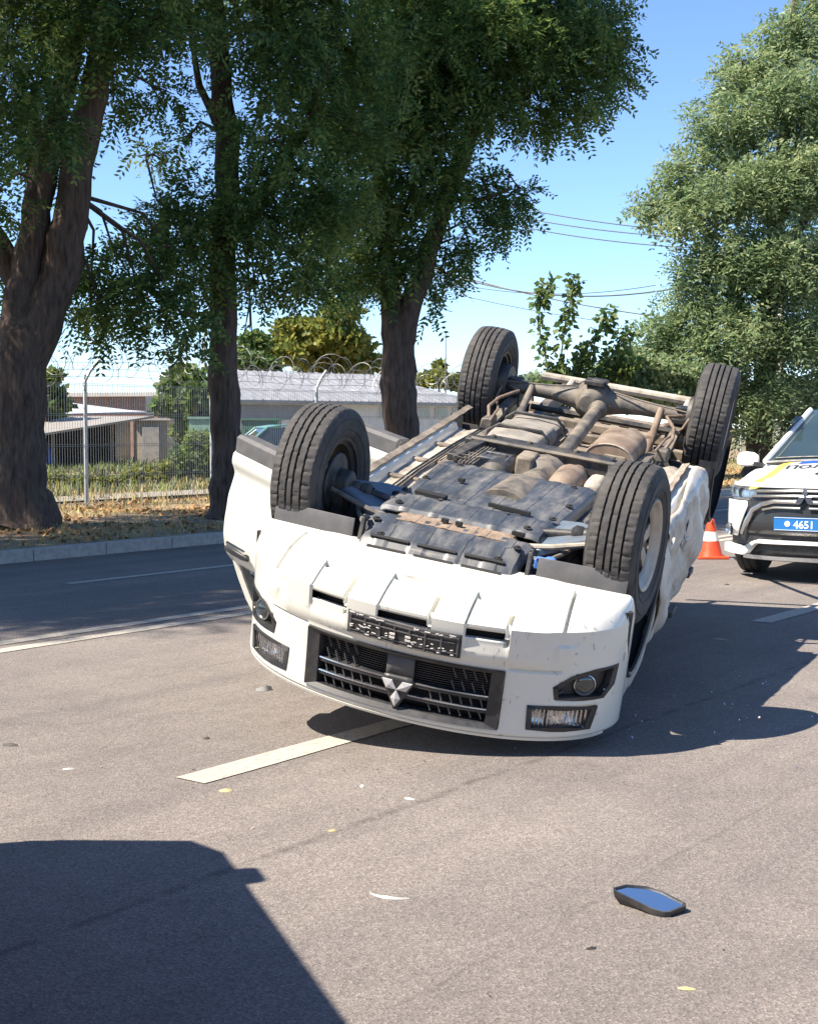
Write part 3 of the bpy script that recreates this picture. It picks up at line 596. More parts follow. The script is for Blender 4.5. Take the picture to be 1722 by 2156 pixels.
# cab: pillars, crushed roof, screens, back panel
def roofz(x, y):
    return min(1.84, ground_z(x, y) - .022 + .018 * noise.noise(Vector((x * 3, y * 3, 9))))
mb = MB(); mb.grid(lambda x, y: Vector((x, y * (1 - .05 * abs(x + 1.5)), roofz(x, y))), lin(-1.0, -2.06, 22), lin(-.62, .66, 26)); mb.build('roof', M['white_dust'], T, ang=40, solid=.02)
for s in (1, -1):
    yb = .80 * s; yr = (.64 if s > 0 else -.60)
    mb = MB(); mb.tube([(-.50, yb, 1.16), (-.75, yb * .93, 1.40), (-1.02, yr, roofz(-1.0, yr) - .02)], [.04, .035, .035], 8); mb.build('windscreen_pillar', M['white'], T)
    mb = MB(); mb.tube([(-1.38, yb * 1.02, .55), (-1.40, yb * 1.02, 1.16), (-1.44, yr, roofz(-1.44, yr) - .02)], [.05, .045, .035], 8); mb.build('door_pillar', M['white'], T)
    mb = MB(); mb.loft([[Vector((-2.02 + a, yy, z)), Vector((-2.17, yy, z)), Vector((-2.17, yy - s * .10, z)), Vector((-2.02 + a, yy - s * .10, z))] for yy, z, a in ((yb * 1.05, .52, 0), (yb * 1.06, 1.15, 0), (yr * 1.02, roofz(-2.05, yr) - .03, .05))]); mb.build('rear_pillar', M['white_dust'] if s < 0 else M['white'], T, bevel=.012)
    mb = MB(); mb.tube([(-1.0, yr, roofz(-1.0, yr) - .025), (-1.5, yr, roofz(-1.5, yr) - .025), (-2.08, yr, roofz(-2.08, yr) - .03)], .03, 8); mb.build('roof_rail', M['white'], T)
mb = MB(); mb.grid(lambda u, y: Vector((-.50 - .50 * u, y * (.78 - .16 * u), 1.20 + (roofz(-1.0, y * .6) - 1.22) * u + .03 * (1 - abs(y)) + .02 * noise.noise(Vector((u * 5, y * 5, 1))))), lin(0, 1, 14), lin(-1, 1, 18)); mb.build('windscreen', M['glass'], T, ang=40, solid=.006)
mb = MB(); mb.grid(lambda y, u: (lambda z: Vector((-2.15, y * (.8 - .36 * max(0, z - 1.15)), z)))(.55 + u * (roofz(-2.1, y * .6) - .62)), lin(-1, 1, 12), lin(0, 1, 10)); mb.build('cab_back', M['under_pale'], T, ang=0, solid=.02)
for x in (-.95, -1.75):
    for y in (.36, -.36):
        mb = MB(); mb.box((x, y, .86), (.48, .48, .16)); mb.box((x - .24, y, 1.18), (.13, .46, .62), Matrix.Rotation(.2, 3, 'Y')); mb.build('seat', M['grey'], T, bevel=.05)
mb = MB(); mb.box((-.55, 0, 1.05), (.28, 1.36, .26)); mb.build('dashboard', M['black'], T, bevel=.05)
# load bed
def bedside(s):
    def zlow(x): 
        dx = x + 3.0; return max(.62, (.58 + math.sqrt(.43 ** 2 - dx * dx)) if abs(dx) < .43 else .62)
    mb = MB(); mb.grid(lambda x, k: (lambda z0: Vector((x, s * (.785 + .012 * math.sin(math.pi * k)), z0 + (1.24 - z0) * k)))(zlow(x)), lin(-2.2, -4.22, 60), lin(0, 1, 8)); o = mb.build('bed_side', M['white'] if s > 0 else M['white_dust'], T, ang=40, solid=.02)
    mb = MB(); mb.grid(lambda t, k: Vector((-3.0 + (.43 + .05 * k) * math.cos(t), s * (.885 - .03 * k * k), .58 + (.43 + .05 * k) * math.sin(t))), lin(-.1, math.pi + .1, 25), [0, .5, 1]); mb.grid(lambda t, k: Vector((-3.0 + .48 * math.cos(t), s * (.855 - .075 * k), .58 + .48 * math.sin(t))), lin(-.1, math.pi + .1, 25), [0, 1]); mb.build('wheel_flare', M['black'], o, ang=40)
    mb = MB(); mb.grid(lambda t, y: Vector((-3.0 + .46 * math.cos(t), s * y, .58 + .46 * math.sin(t))), lin(0, math.pi, 18), lin(.56, .88, 4)); mb.build('wheel_housing', M['dark'], T, ang=50, solid=.004)
    mb = MB(); mb.box((-4.235, s * .72, .98), (.04, .12, .34)); mb.build('tail_lamp', M['redlens'], T, bevel=.01)
bedside(1); bedside(-1)
mb = MB(); mb.grid(lambda x, y: Vector((x, y, .735 + .014 * (1 if int((y + 2) / .07) % 2 else 0))), lin(-2.22, -4.2, 6), lin(-.775, .775, 90)); mb.build('bed_floor', M['under'], T, ang=0, solid=.01)
mb = MB(); mb.box((-4.24, 0, .99), (.05, 1.45, .46)); mb.build('tailgate', M['white_dust'], T, bevel=.012)
mb = MB(); mb.box((-2.23, 0, .98), (.03, 1.55, .5)); mb.build('bed_front', M['under'], T, bevel=.01)
for x in (-2.45, -2.8, -3.25, -3.6, -3.95):
    mb = MB(); mb.box((x, 0, .70), (.08, 1.5, .06)); mb.build('bed_crossmember', M['under'], T, bevel=.008)
mb = MB(); mb.tube([(-4.38, y, .545) for y in lin(-.70, .70, 10)], .032, 10); mb.tube([(-4.20, .45, .57), (-4.38, .45, .545)], .025, 8); mb.tube([(-4.20, -.45, .57), (-4.38, -.45, .545)], .025, 8); mb.build('rear_bumper_bar', M['under_pale'], T)
# frame rails
def rail(s):
    path = [(.42, .40, .56), (.1, .40, .53), (-.5, .42, .50), (-1.0, .47, .49), (-1.6, .49, .485), (-2.2, .49, .50), (-2.55, .48, .55), (-2.85, .47, .64), (-3.2, .47, .64), (-3.6, .47, .57), (-4.25, .47, .55)]
    mb = MB(); mb.loft([[Vector((x, s * (y - .035), z)), Vector((x, s * (y + .035), z)), Vector((x, s * (y + .035), z + .11)), Vector((x, s * (y - .035), z + .11))] for x, y, z in path]); mb.build('chassis_rail', M['steel'], T, ang=30, bevel=.008)
rail(1); rail(-1)
mb = MB(); mb.loft([[Vector((x0, y, z)) for x0, z in ((-1.60, .42 + .02 * (abs(y) > .42)), (-1.68, .41 + .02 * (abs(y) > .42)), (-1.70, .44), (-1.69, .53), (-1.60, .53))] for y in lin(-.50, .50, 14)]); cm = mb.build('gearbox_crossmember', M['steel_dk'], T, ang=30, bevel=.004)
mb = MB(); mb.tube([(-1.595, y, .432) for y in lin(-.46, .46, 8)], .012, 6); mb.build('crossmember_lip', M['steel'], cm)
for s in (1, -1): mb = MB(); mb.bar((-1.22, s * .46, .47), (-1.60, s * .40, .45), .07, .04); mb.build('rail_gusset', M['steel_dk'], T, bevel=.004)
mb = MB(); mb.loft([[Vector((x, -.03 + r * math.cos(t), .56 + r * math.sin(t))) for t in lin(0, 2 * math.pi, 17)[:-1]] for x, r in ((-.5, .17), (-.95, .15), (-1.0, .11), (-1.3, .10), (-1.34, .14), (-1.50, .14), (-1.54, .08), (-1.75, .065))]); mb.build('gearbox', M['steel'], T, ang=30)
mb = MB(); mb.loft([[Vector((x, .20 + r * math.cos(t), .53 + r * math.sin(t))) for t in lin(0, 2 * math.pi, 15)[:-1]] for x, r in ((-1.15, .05), (-1.18, .09), (-1.42, .09), (-1.46, .045))]); mb.build('transfer_case', M['steel_dk'], T, ang=30)
mb = MB(); mb.loft([[Vector((x, -.20 + r * math.cos(t), .50 + .8 * r * math.sin(t))) for t in lin(0, 2 * math.pi, 15)[:-1]] for x, r in ((-1.10, .035), (-1.16, .085), (-1.40, .095), (-1.50, .06), (-1.62, .03))]); mb.build('catalytic_converter', M['rust'], T, ang=30)
mb = MB(); mb.box((-1.30, -.36, .50), (.22, .10, .10)); mb.build('breather_box', M['under_pale'], T, bevel=.03)
mb = MB()
for k in range(5): mb.bar((-1.18 - .07 * k, .44, .45), (-1.24 - .07 * k, .34, .47), .012, .01); mb.tube([(-1.15, .40 - .02 * k, .47), (-1.55, .38 - .02 * k, .46)], .006, 6)
mb.build('brake_pipe', M['steel'], T)['kind'] = 'stuff'
mb = MB(); mb.box((-1.36, .24, .455), (.16, .16, .015)); mb.box((-1.36, .24, .44), (.02, .12, .02)); mb.build('shield_bracket', M['skid'], T, bevel=.004)
mb = MB(); mb.box((-1.38, .06, .47), (.18, .10, .12)); mb.build('mount_block', M['under'], T, bevel=.015)
# propeller shaft, tank, silencer
mb = MB(); mb.tube([(-1.70, -.06, .475), (-1.80, -.06, .47), (-2.72, -.045, .40)], [.032, .044, .044], 14); mb.lathe([(.02, -.05), (.06, -.04), (.06, .0), (.035, .02), (.035, .09)], (-2.78, -.045, .395), (1, 0, .08), 14); mb.build('propeller_shaft', M['steel'], T, ang=40)
mb = MB(); secs = []
for x, g in ((-1.80, .05), (-1.83, .015), (-2.0, .0), (-2.22, .0), (-2.25, .022), (-2.52, .022), (-2.60, .045), (-2.63, .08)):
    secs.append([Vector((x, .08 + g, .60)), Vector((x, .08 + g, .47)), Vector((x, .11 + g, .43 + g)), Vector((x, .26, .418 + g)), Vector((x, .42 - g, .43 + g)), Vector((x, .455 - g, .47)), Vector((x, .455 - g, .60))])
mb.loft(secs); mb.build('fuel_tank', M['tank'], T, ang=25, bevel=.012, seg=3)
mb = MB(); secs = []
for x, g in ((-1.92, .30), (-1.925, .96), (-1.95, 1.0), (-2.20, 1.0), (-2.42, 1.0), (-2.45, .93), (-2.47, .3)):
    secs.append([Vector((x, -.31 + .145 * g * sgn(math.cos(t)) * abs(math.cos(t)) ** .7, .495 + .095 * g * sgn(math.sin(t)) * abs(math.sin(t)) ** .8)) for t in lin(0, 2 * math.pi, 25)[:-1]])
mb.loft(secs); sl = mb.build('silencer', M['rust'], T, ang=40)
mb = MB(); mb.loft([[Vector((-1.928 - dx, -.31 + .145 * g * math.cos(t), .495 + .095 * g * math.sin(t))) for t in lin(0, 2 * math.pi, 25)[:-1]] for dx, g in ((.0, .98), (-.008, 1.03), (.012, 1.05), (.02, 1.0))]); mb.build('rolled_seam', M['under_pale'], sl)
mb = MB(); mb.box((-1.918, -.345, .50), (.012, .13, .085)); mb.build('stamped_plate', M['under'], sl, bevel=.02)
mb = MB(); mb.tube([(-1.2, -.21, .51), (-1.7, -.22, .51), (-1.95, -.23, .50)], .028, 10); mb.tube([(-2.45, -.30, .5), (-2.62, -.34, .54), (-2.9, -.36, .62), (-3.15, -.37, .62), (-3.4, -.42, .56), (-3.9, -.55, .60)], .028, 10); mb.build('exhaust_pipe', M['rust'], T)
mb = MB(); mb.loft([[Vector((-2.62 - .02 * k, -.10 - .36 * u, .50 + .04 * math.cos(u * 3))) for k in range(2)] + [Vector((-2.66, -.10 - .36 * u, .56)), Vector((-2.60, -.10 - .36 * u, .56))] for u in lin(0, 1, 8)]); mb.build('heat_shield', M['rust'], T, ang=40)
# rear axle
AX = -3.0
mb = MB(); mb.tube([(AX, y, .375) for y in (.70, .6, .30, .22, .12, -.08, -.18, -.30, -.6, -.70)], [.05, .044, .048, .062, .085, .085, .062, .048, .044, .05], 14); ra = mb.build('rear_axle', M['steel'], T, ang=40)
mb = MB(); mb.lathe([(.03, -.11), (.08, -.10), (.115, -.06), (.132, -.02), (.134, .02), (.12, .05), (.10, .09), (.07, .14), (.055, .20)], (AX, .03, .37), (1, 0, 0), 22, cap=True); mb.build('differential', M['steel'], ra, ang=45)
mb = MB(); mb.lathe([(.142, -.010), (.142, .010)], (AX + .01, .03, .37), (1, 0, 0), 22, cap=True); mb.box((AX + .06, .02, .243), (.12, .13, .03)); mb.build('cover_flange', M['steel_dk'], ra, bevel=.004)
mb = MB(); mb.box((AX + .05, -.01, .235), (.08, .10, .03)); mb.build('drain_plate', M['steel_dk'], ra, bevel=.006)
for s in (1, -1):
    mb = MB()
    for k in range(4):
        hw = .60 - .10 * k; mb.loft([[Vector((AX + x, s * .565 - .03, .44 + .012 * k + .10 * (x / .6) ** 2)), Vector((AX + x, s * .565 + .03, .44 + .012 * k + .10 * (x / .6) ** 2)), Vector((AX + x, s * .565 + .03, .449 + .012 * k + .10 * (x / .6) ** 2)), Vector((AX + x, s * .565 - .03, .449 + .012 * k + .10 * (x / .6) ** 2))] for x in lin(-hw, hw, 12)])
    mb.build('leaf_spring', M['steel'], T, ang=30)
    mb = MB(); mb.box((AX, s * .565, .405), (.16, .10, .03)); mb.tube([(AX + .06, s * .565 - .04, .40), (AX + .06, s * .565 - .04, .50)], .007, 6); mb.tube([(AX - .06, s * .565 + .04, .40), (AX - .06, s * .565 + .04, .50)], .007, 6); mb.box((AX, s * .565, .325), (.10, .08, .018)); mb.build('spring_plate', M['steel_dk'], T, bevel=.004)
    mb = MB(); y = s * .44; mb.tube([(-2.92, y, .345), (-2.72, y, .46), (-2.70, y, .47), (-2.45, y - s * .02, .62)], [.024, .024, .034, .034], 12); mb.build('shock_absorber', M['rust'] if s < 0 else M['steel'], T, ang=40)
    mb = MB(); mb.tube([(-2.35, s * .56, .50), (-2.45, s * .60, .42), (-2.62, s * .58, .39), (-2.8, s * .50, .36), (-2.95, s * .62, .36)], .011, 8); mb.tube([(-2.25, s * .53, .47), (-2.5, s * .55, .44), (-2.7, s * .62, .40), (-2.92, s * .64, .35)], .008, 8); mb.build('brake_hose', M['rust'], T)
    mb = MB(); mb.lathe([(.04, -.05), (.13, -.05), (.14, -.03), (.14, .04)], (AX, s * .66, .375), (0, s, 0), 24, cap=True); mb.build('brake_drum', M['steel_dk'], T, ang=40)
    mb = MB(); mb.loft([[Vector((-2.35 + dx, s * (.56 + dy), .49 + dz)) for dy, dz in ((-.03, -.03), (.04, -.02), (.05, .05), (-.04, .06))] for dx, _ in ((.05, 0), (0, 0), (-.08, 0))]); mb.build('spring_hanger', M['steel'], T, bevel=.01)
# skid plates: corrugated plastic with steps
def skid(name, x0, x1, zf, wf, ribs, m, amp=.010):
    def fn(x, u):
        y = u * wf(x) + .02; r = amp * .42 * max(max(0, min(1, (.055 - abs(u - q)) / .015)) for q in ribs)
        e = max(0, (abs(u) - .88) / .12); return Vector((x, y, zf(x) - r + .05 * e * e))
    mb = MB(); mb.grid(fn, lin(x0, x1, 24), sorted(set(lin(-1, 1, 30) + [round(q + d, 4) for q in ribs for d in (-.055, -.04, .04, .055)]))); return mb.build(name, M[m], T, ang=28, solid=.006)
sk = skid('front_skid_plate', .50, .185, lambda x: smooth(x, [(.185, .418), (.30, .425), (.40, .452), (.50, .52)]), lambda x: .385 + .03 * (x < .3), (-.7, -.62, -.25, -.17, .2, .28, .66, .74), 'skid')
for i, y in enumerate((.245, .02, -.205)):
    for k in range(2):
        x = .425 + .042 * k; z = smooth(x, [(.185, .418), (.30, .425), (.40, .452), (.50, .52)]) - .010
        mb = MB(); mb.box((x, y, z + .006), (.014, .185, .02), Matrix.Rotation(-.55, 3, 'Y')); mb.build('slot_shade', M['dark'], sk)  # dark bars standing proud of the plate imitate shaded slots
skid('mud_strip', .235, .115, lambda x: .4155, lambda x: .31, (-.5, -.3, .1, .3, .6), 'mud', .006)
skid('centre_skid_plate', .12, -.16, lambda x: smooth(x, [(-.16, .405), (-.10, .392), (.09, .398), (.12, .42)]), lambda x: .42, (-.72, -.40, -.05, .3, .66), 'skid', .008)
rs = skid('rear_skid_plate', -.14, -1.06, lambda x: smooth(x, [(-1.06, .452), (-.9, .435), (-.3, .425), (-.14, .432)]), lambda x: .43 + .03 * smooth(-x, [(.14, 0), (1.0, 1)]), (-.80, -.46, -.12, .22, .58, .86), 'skid', .009)
mb = MB()
for x, y, lx, ly in ((-.24, .27, .05, .16), (-.26, -.13, .02, .22), (-.60, .22, .03, .03), (.17, .0, .022, .03), (.165, .07, .022, .03), (.14, -.28, .02, .06), (-.10, .39, .03, .07)): mb.box((x, y, .40 if x > -.2 else .412), (lx, ly, .018), Matrix.Rotation(.12, 3, 'Z'))
mb.build('opening_shade', M['dark'], rs)['kind'] = 'stuff'  # near-black boxes on the plates stand in for shade inside openings
# fixings and pipes under the car
bolts = [(.40, .30), (.40, -.26), (.30, .36), (.30, -.32), (.05, .34), (.05, -.30), (-.10, .18), (-.10, -.16), (-.22, .40), (-.22, -.36), (-.55, .40), (-.55, -.37), (-.98, .34), (-.98, -.30), (-.98, .02), (-.55, .02)]
b0 = None
for x, y in bolts:
    z = smooth(x, [(-1.06, .452), (-.9, .435), (-.3, .420), (-.14, .40), (.1, .394), (.2, .41), (.30, .418), (.42, .455)]) - .004
    if b0 is None: mb = MB(); mb.lathe([(.020, .004), (.020, -.003), (.011, -.003), (.011, -.012), (.0, -.012)], (0, 0, 0), (0, 0, 1), 8); b0 = mb.build('bolt', M['steel_dk'], T); o = b0
    else: o = b0.copy(); COL.objects.link(o); o.parent = T
    o.location = (x, y, z)
for x in (-1.98, -2.40): mb = MB(); mb.tube([(x, .06, .60), (x, .085, .46), (x, .13, .414), (x, .40, .414), (x, .46, .46), (x, .475, .58)], .012, 6); mb.build('tank_strap', M['steel_dk'], T)
mb = MB(); mb.loft([[Vector((x, y0, .515)), Vector((x, y1, .515)), Vector((x, y1, .525)), Vector((x, y0, .525))] for x, y0, y1 in ((-1.76, .06, .47), (-2.66, .06, .47))]); mb.build('tank_seam', M['steel'], T)
for s in (1, -1):
    for k in range(9):
        x = -.75 - .16 * k; mb = MB(); mb.lathe([(.0, 0), (.016, 0)], (x, s * (.455 + .02 * (x < -1)), .482 + .008 * (x > -.9)), (0, 0, -1), 12); mb.build('hole_shade', M['dark'], T, ang=0)  # flat dark discs stand in for the shade inside rail holes
    for k, (dy, z) in enumerate(((.555, .52), (.575, .522), (.60, .525))):
        mb = MB(); mb.tube([(-.45, s * dy, z), (-1.0, s * (dy + .015), z), (-1.7, s * dy, z - .005), (-2.2, s * (dy - .02), z)], .006, 6); mb.build('floor_pipe', M['steel_dk'] if k else M['steel'], T)
    for k in range(3): mb = MB(); mb.box((-.85 - .42 * k, s * .625, .532), (.045, .20, .02)); mb.build('floor_rib', M['under'], T, bevel=.006)
mb = MB(); mb.tube([(-.30, .36, .47), (-.10, .43, .44), (.02, .52, .43), (.06, .60, .42)], .009, 6); mb.build('brake_hose', M['black'], T)
mb = MB(); mb.tube([(-.30, -.36, .47), (-.10, -.43, .44), (.02, -.52, .43), (.06, -.60, .42)], .009, 6); mb.build('brake_hose', M['black'], T)
mb = MB(); mb.tube([(-1.66, .30, .44), (-1.72, .22, .46), (-1.78, .10, .47), (-1.76, -.02, .48)], .010, 6); mb.build('breather_hose', M['black'], T)
for y in (.34, .12, -.16, -.38): mb = MB(); mb.lathe([(.014, .0), (.014, -.012), (.0, -.012)], (-1.645, y, .412), (0, 0, 1), 6); mb.build('bolt', M['steel'], T)
for y in lin(0, 2 * math.pi, 9)[:-1]: mb = MB(); mb.lathe([(.010, .0), (.010, .012), (.0, .012)], (AX + .012, .03 + .128 * math.cos(y), .37 + .128 * math.sin(y)), (1, 0, 0), 6); mb.build('cover_bolt', M['steel_dk'], ra)
mb = MB(); mb.tube([(-2.9, .62, .33), (-2.93, .30, .31), (-2.96, .14, .29)], .006, 6); mb.tube([(-2.9, -.62, .33), (-2.93, -.30, .31), (-2.96, -.10, .29)], .006, 6); mb.build('axle_brake_pipe', M['steel'], ra)['kind'] = 'stuff'
mb = MB(); mb.tube([(-3.25, y, .55) for y in lin(-.5, .5, 6)], .022, 8); mb.build('rear_cross_tube', M['steel_dk'], T)
# front suspension
for s in (1, -1):
    mb = MB(); mb.loft([[Vector((x, s * y, z)) for x, z in ((xa, zz), (xb, zz), (xb - .01, zz + .05), (xa + .01, zz + .05))] for y, xa, xb, zz in ((.38, .20, -.34, .435), (.50, .13, -.24, .395), (.60, .08, -.12, .37), (.67, .05, -.05, .355))]); mb.build('lower_control_arm', M['arm'], T, ang=30, bevel=.012)
    mb = MB(); mb.tube([(-.02, s * .30, .43), (-.01, s * .46, .40), (0, s * .64, .375)], [.024, .02, .022], 10); mb.lathe([(.03, 0), (.045, .02), (.042, .05), (.036, .06), (.04, .08), (.03, .11)], (-.01, s * .50, .396), (0, s, -.1), 14); mb.build('drive_shaft', M['steel_dk'], T, ang=40)
    mb = MB(); mb.tube([(.18, s * .33, .44), (.17, s * .45, .42), (.13, s * .66, .37)], [.016, .014, .012], 8); mb.build('tie_rod', M['under_pale'] if s < 0 else M['steel'], T)
    mb = MB(); mb.lathe([(.03, -.06), (.07, -.05), (.075, .02), (.15, .025), (.15, .045)], (0, s * .66, .375), (0, s, 0), 24, cap=True); mb.box((.02, s * .655, .46), (.10, .06, .20)); mb.build('hub_knuckle', M['steel_dk'], T, bevel=.008)
    mb = MB(); mb.tube([(.03, s * .52, .42), (.05, s * .47, .60), (.06, s * .44, .8)], [.03, .045, .045], 12); mb.build('front_strut', M['steel_dk'], T, ang=40)
    mb = MB(); mb.tube([(.24, s * .30, .46), (.25, s * .44, .47), (.16, s * .50, .45), (.05, s * .55, .42)], .013, 8); mb.build('stabiliser_bar', M['steel'], T)
    mb = MB(); mb.bar((-.36, s * .44, .50), (.02, s * .40, .47), .08, .05); mb.build('arm_mount', M['under_pale'], T, bevel=.01)
mb = MB(); mb.box((.28, -.44, .47), (.05, .07, .05)); mb.lathe([(.02, 0), (.028, .01), (.028, .05), (.02, .06)], (.26, -.47, .44), (0, 0, 1), 12, cap=True); mb.build('fluid_reservoir', mat('blue cap', (0.08, 0.2, 0.55), 0.4), T, bevel=.006)
# --- wheels
def make_wheel():
    e = bpy.data.objects.new('wheel', None); COL.objects.link(e); e.parent = T
    R0, W2 = .375, .118; n = 216
    prof = [(.212, -.085), (.222, -.100), (.25, -.114), (.285, -.121), (.315, -.120), (.338, -.114), (.352, -.106), (.3625, -.099), (.366, -.094), (.3725, -.062), (.3725, -.0615), (.350, -.0605), (.350, -.0525), (.374, -.0515), (.374, -.051), (.3755, -.022), (.3755, -.0215), (.350, -.0205), (.350, -.0115), (.3755, -.0105), (.376, 0)]
    prof = prof + [(r, -h) for r, h in reversed(prof[:-1])]
    hs = [p[1] for p in prof]
    def tread(j, k):
        r, h = prof[j]; a = abs(h)
        if r < .366 or a > .1: return 0.0
        if a > .055: return -.0075 if (k % 6) == 0 else (-.003 if (k % 6) == 3 else 0)      # shoulder lugs
        if a > .016: return -.007 if ((k + (2 if h > 0 else 0) + int(a * 60)) % 6) == 0 else 0
        return -.005 if (k % 12) == 4 else 0
    mb = MB(); mb.lathe(prof, (0, 0, 0), (0, 1, 0), n, tread); ty = mb.build('tyre', M['rubber'], e, ang=40, fix=False)
    mb = MB()
    for r in (.262, .318): mb.lathe([(r - .004, .1165 if r < .3 else .1195), (r, .1205 if r < .3 else .1225), (r + .004, .117 if r < .3 else .1195)], (0, 0, 0), (0, 1, 0), 72); mb.lathe([(r - .004, -.1165 if r < .3 else -.1195), (r, -.1205 if r < .3 else -.1225), (r + .004, -.117 if r < .3 else -.1195)], (0, 0, 0), (0, 1, 0), 72)
    mb.build('sidewall_ridge', M['rubber'], ty, ang=60)
    # outer side = +y
    mb = MB(); mb.lathe([(.205, -.098), (.222, -.100), (.214, -.088), (.19, -.075), (.185, .03), (.196, .070), (.205, .085), (.222, .102), (.216, .106), (.203, .094), (.19, .074), (.178, .060)], (0, 0, 0), (0, 1, 0), 64); ri = mb.build('rim', M['steel_dk'], e, ang=50, solid=.003)
    mb = MB(); mb.lathe([(.150, .064), (.19, .074), (.203, .0945), (.2165, .1065)], (0, 0, 0), (0, 1, 0), 64); mb.build('rim_face', M['rim'], ri, ang=50, solid=.004)
    for k in range(6):
        a = math.pi / 3 * k; c, s_ = math.cos(a), math.sin(a); mb = MB(); t = Vector((-s_, 0, c)); d = Vector((c, 0, s_))
        mb.loft([[d * r + t * wd + Vector((0, h, 0)), d * r - t * wd + Vector((0, h, 0)), d * r - t * wd * .8 + Vector((0, h - .03, 0)), d * r + t * wd * .8 + Vector((0, h - .03, 0))] for r, wd, h in ((.045, .030, .058), (.10, .030, .066), (.15, .036, .066), (.192, .048, .072))]); mb.build('spoke', M['rim'], ri, ang=30, bevel=.004)
    mb = MB(); mb.lathe([(.001, .066), (.03, .068), (.04, .062), (.055, .056), (.085, .052), (.085, .02)], (0, 0, 0), (0, 1, 0), 28)
    for k in range(6): a = math.pi / 3 * (k + .5); mb.lathe([(.001, .066), (.009, .065), (.010, .05)], (.068 * math.cos(a), 0, .068 * math.sin(a)), (0, 1, 0), 6)
    mb.build('hub_cap', M['steel'], ri, ang=40)
    return e
wh0 = make_wheel()
for i, (x, y, st, cam_) in enumerate(((0, .765, 2.5, 3), (0, -.765, 3, 3), (-3.0, .765, 0, 0), (-3.0, -.765, 0, -3))):
    o = wh0 if i == 0 else dup(wh0, T)
    o.location = (x, y, .375); s = sgn(y)
    o.rotation_euler = (math.radians(cam_ * s), math.radians(13 * i), math.radians(st) + (0 if s > 0 else math.pi))
# ------------------------------------------------------------------ police car (x forward, y left, z up; nose at x=0)
ps = math.radians(-33); pf = Vector((math.sin(ps), -math.cos(ps), 0))
PC = empty('police_car', Vector((3.56, 12.62, 0)) - pf * 2.3, math.atan2(pf.y, pf.x)); tag(PC, 'white police car facing the camera at the right edge, blue number plate', 'car')
def px(x): return x + 2.3                     # model x measured back from the nose (negative), empty stands mid-car
pw = mat('police white paint', (0.80, 0.80, 0.77), 0.22, var=0.02, coat=0.7)
half = [(0, 0, .62), (-.04, .0, .70)]
def hoodz(x, y):
    return smooth(-x, [(.06, .875), (.30, .965), (1.15, 1.10)]) - .13 * (abs(y) / .88) ** 2.6 + .012 * stepf(abs(y), .38, .46, .05)
def pplan(y): return -.52 * (abs(y) / .9) ** 2.8
def pface(y, z, off=0.0):
    e = .02; dx = (pplan(y + e) - pplan(y - e)) / (2 * e); n = Vector((1, -dx, 0)).normalized()
    x = pplan(y) - .10 * max(0, (z - .55)) ** 1.5 * 1.6 - .03 * max(0, .35 - z)
    return Vector((px(x), y, z)) + n * off
mb = MB(); mb.grid(lambda u, y: (lambda x: Vector((px(x), y, hoodz(x, y))))((pplan(y) - .085) * (1 - u) - 1.15 * u), lin(0, 1, 16), lin(-.86, .86, 30)); hd = mb.build('bonnet', pw, PC, ang=50, solid=.02)
# body sides, roof: lofted shell behind the nose
def station(x, hw, zb, zs, zr, rw):
    pts = [(hw * .94, zb), (hw, zb + .12), (hw, zs - .22), (hw * .965, zs), (rw, zr - .05), (rw * .86, zr)]
    return [Vector((px(x), y, z)) for y, z in pts] + [Vector((px(x), -y, z)) for y, z in reversed(pts)]
mb = MB(); secs = [station(-.50, .86, .36, .88, .90, .80), station(-1.0, .90, .25, .97, 1.0, .82), station(-1.17, .90, .25, 1.0, 1.06, .80), station(-1.5, .90, .24, 1.0, 1.28, .70), station(-2.05, .90, .24, 1.0, 1.56, .57), station(-2.6, .90, .24, 1.0, 1.62, .57), station(-3.4, .90, .24, 1.02, 1.60, .57), station(-4.0, .90, .28, 1.04, 1.60, .57), station(-4.55, .84, .4, 1.04, 1.10, .66), station(-4.66, .80, .45, .98, 1.0, .66)]
mb.loft(secs); mb.build('body', pw, PC, ang=32)
def wsx(u, k):
    y0 = .74 - .17 * k; return Vector((px(-1.14 - .88 * k + .0), u * y0, 1.075 + .52 * k + .03 * (1 - u * u)))
mb = MB(); mb.grid(wsx, lin(-1, 1, 14), lin(0, 1, 10)); ws = mb.build('windscreen', mat('windscreen glass', (0.03, 0.05, 0.055), 0.03, var=0.2, scale=2, coat=0.6, spec=0.9), PC, ang=60, solid=.006)
for s in (1, -1): mb = MB(); mb.tube([wsx(s * 1.03, k) + Vector((0, 0, .004)) for k in lin(0, 1, 6)], .03, 8); mb.build('windscreen_pillar', pw, PC)
mb = MB(); mb.tube([wsx(u, -.015) for u in lin(-1, 1, 12)], .02, 6); mb.build('wiper_cowl', M['black'], PC)
mb = MB(); mb.tube([wsx(u, .04) + Vector((.01, 0, .012)) for u in lin(-.9, -.1, 8)], .008, 6); mb.tube([wsx(u, .04) + Vector((.01, 0, .012)) for u in lin(.0, .8, 8)], .008, 6); mb.build('wiper', M['black'], PC)
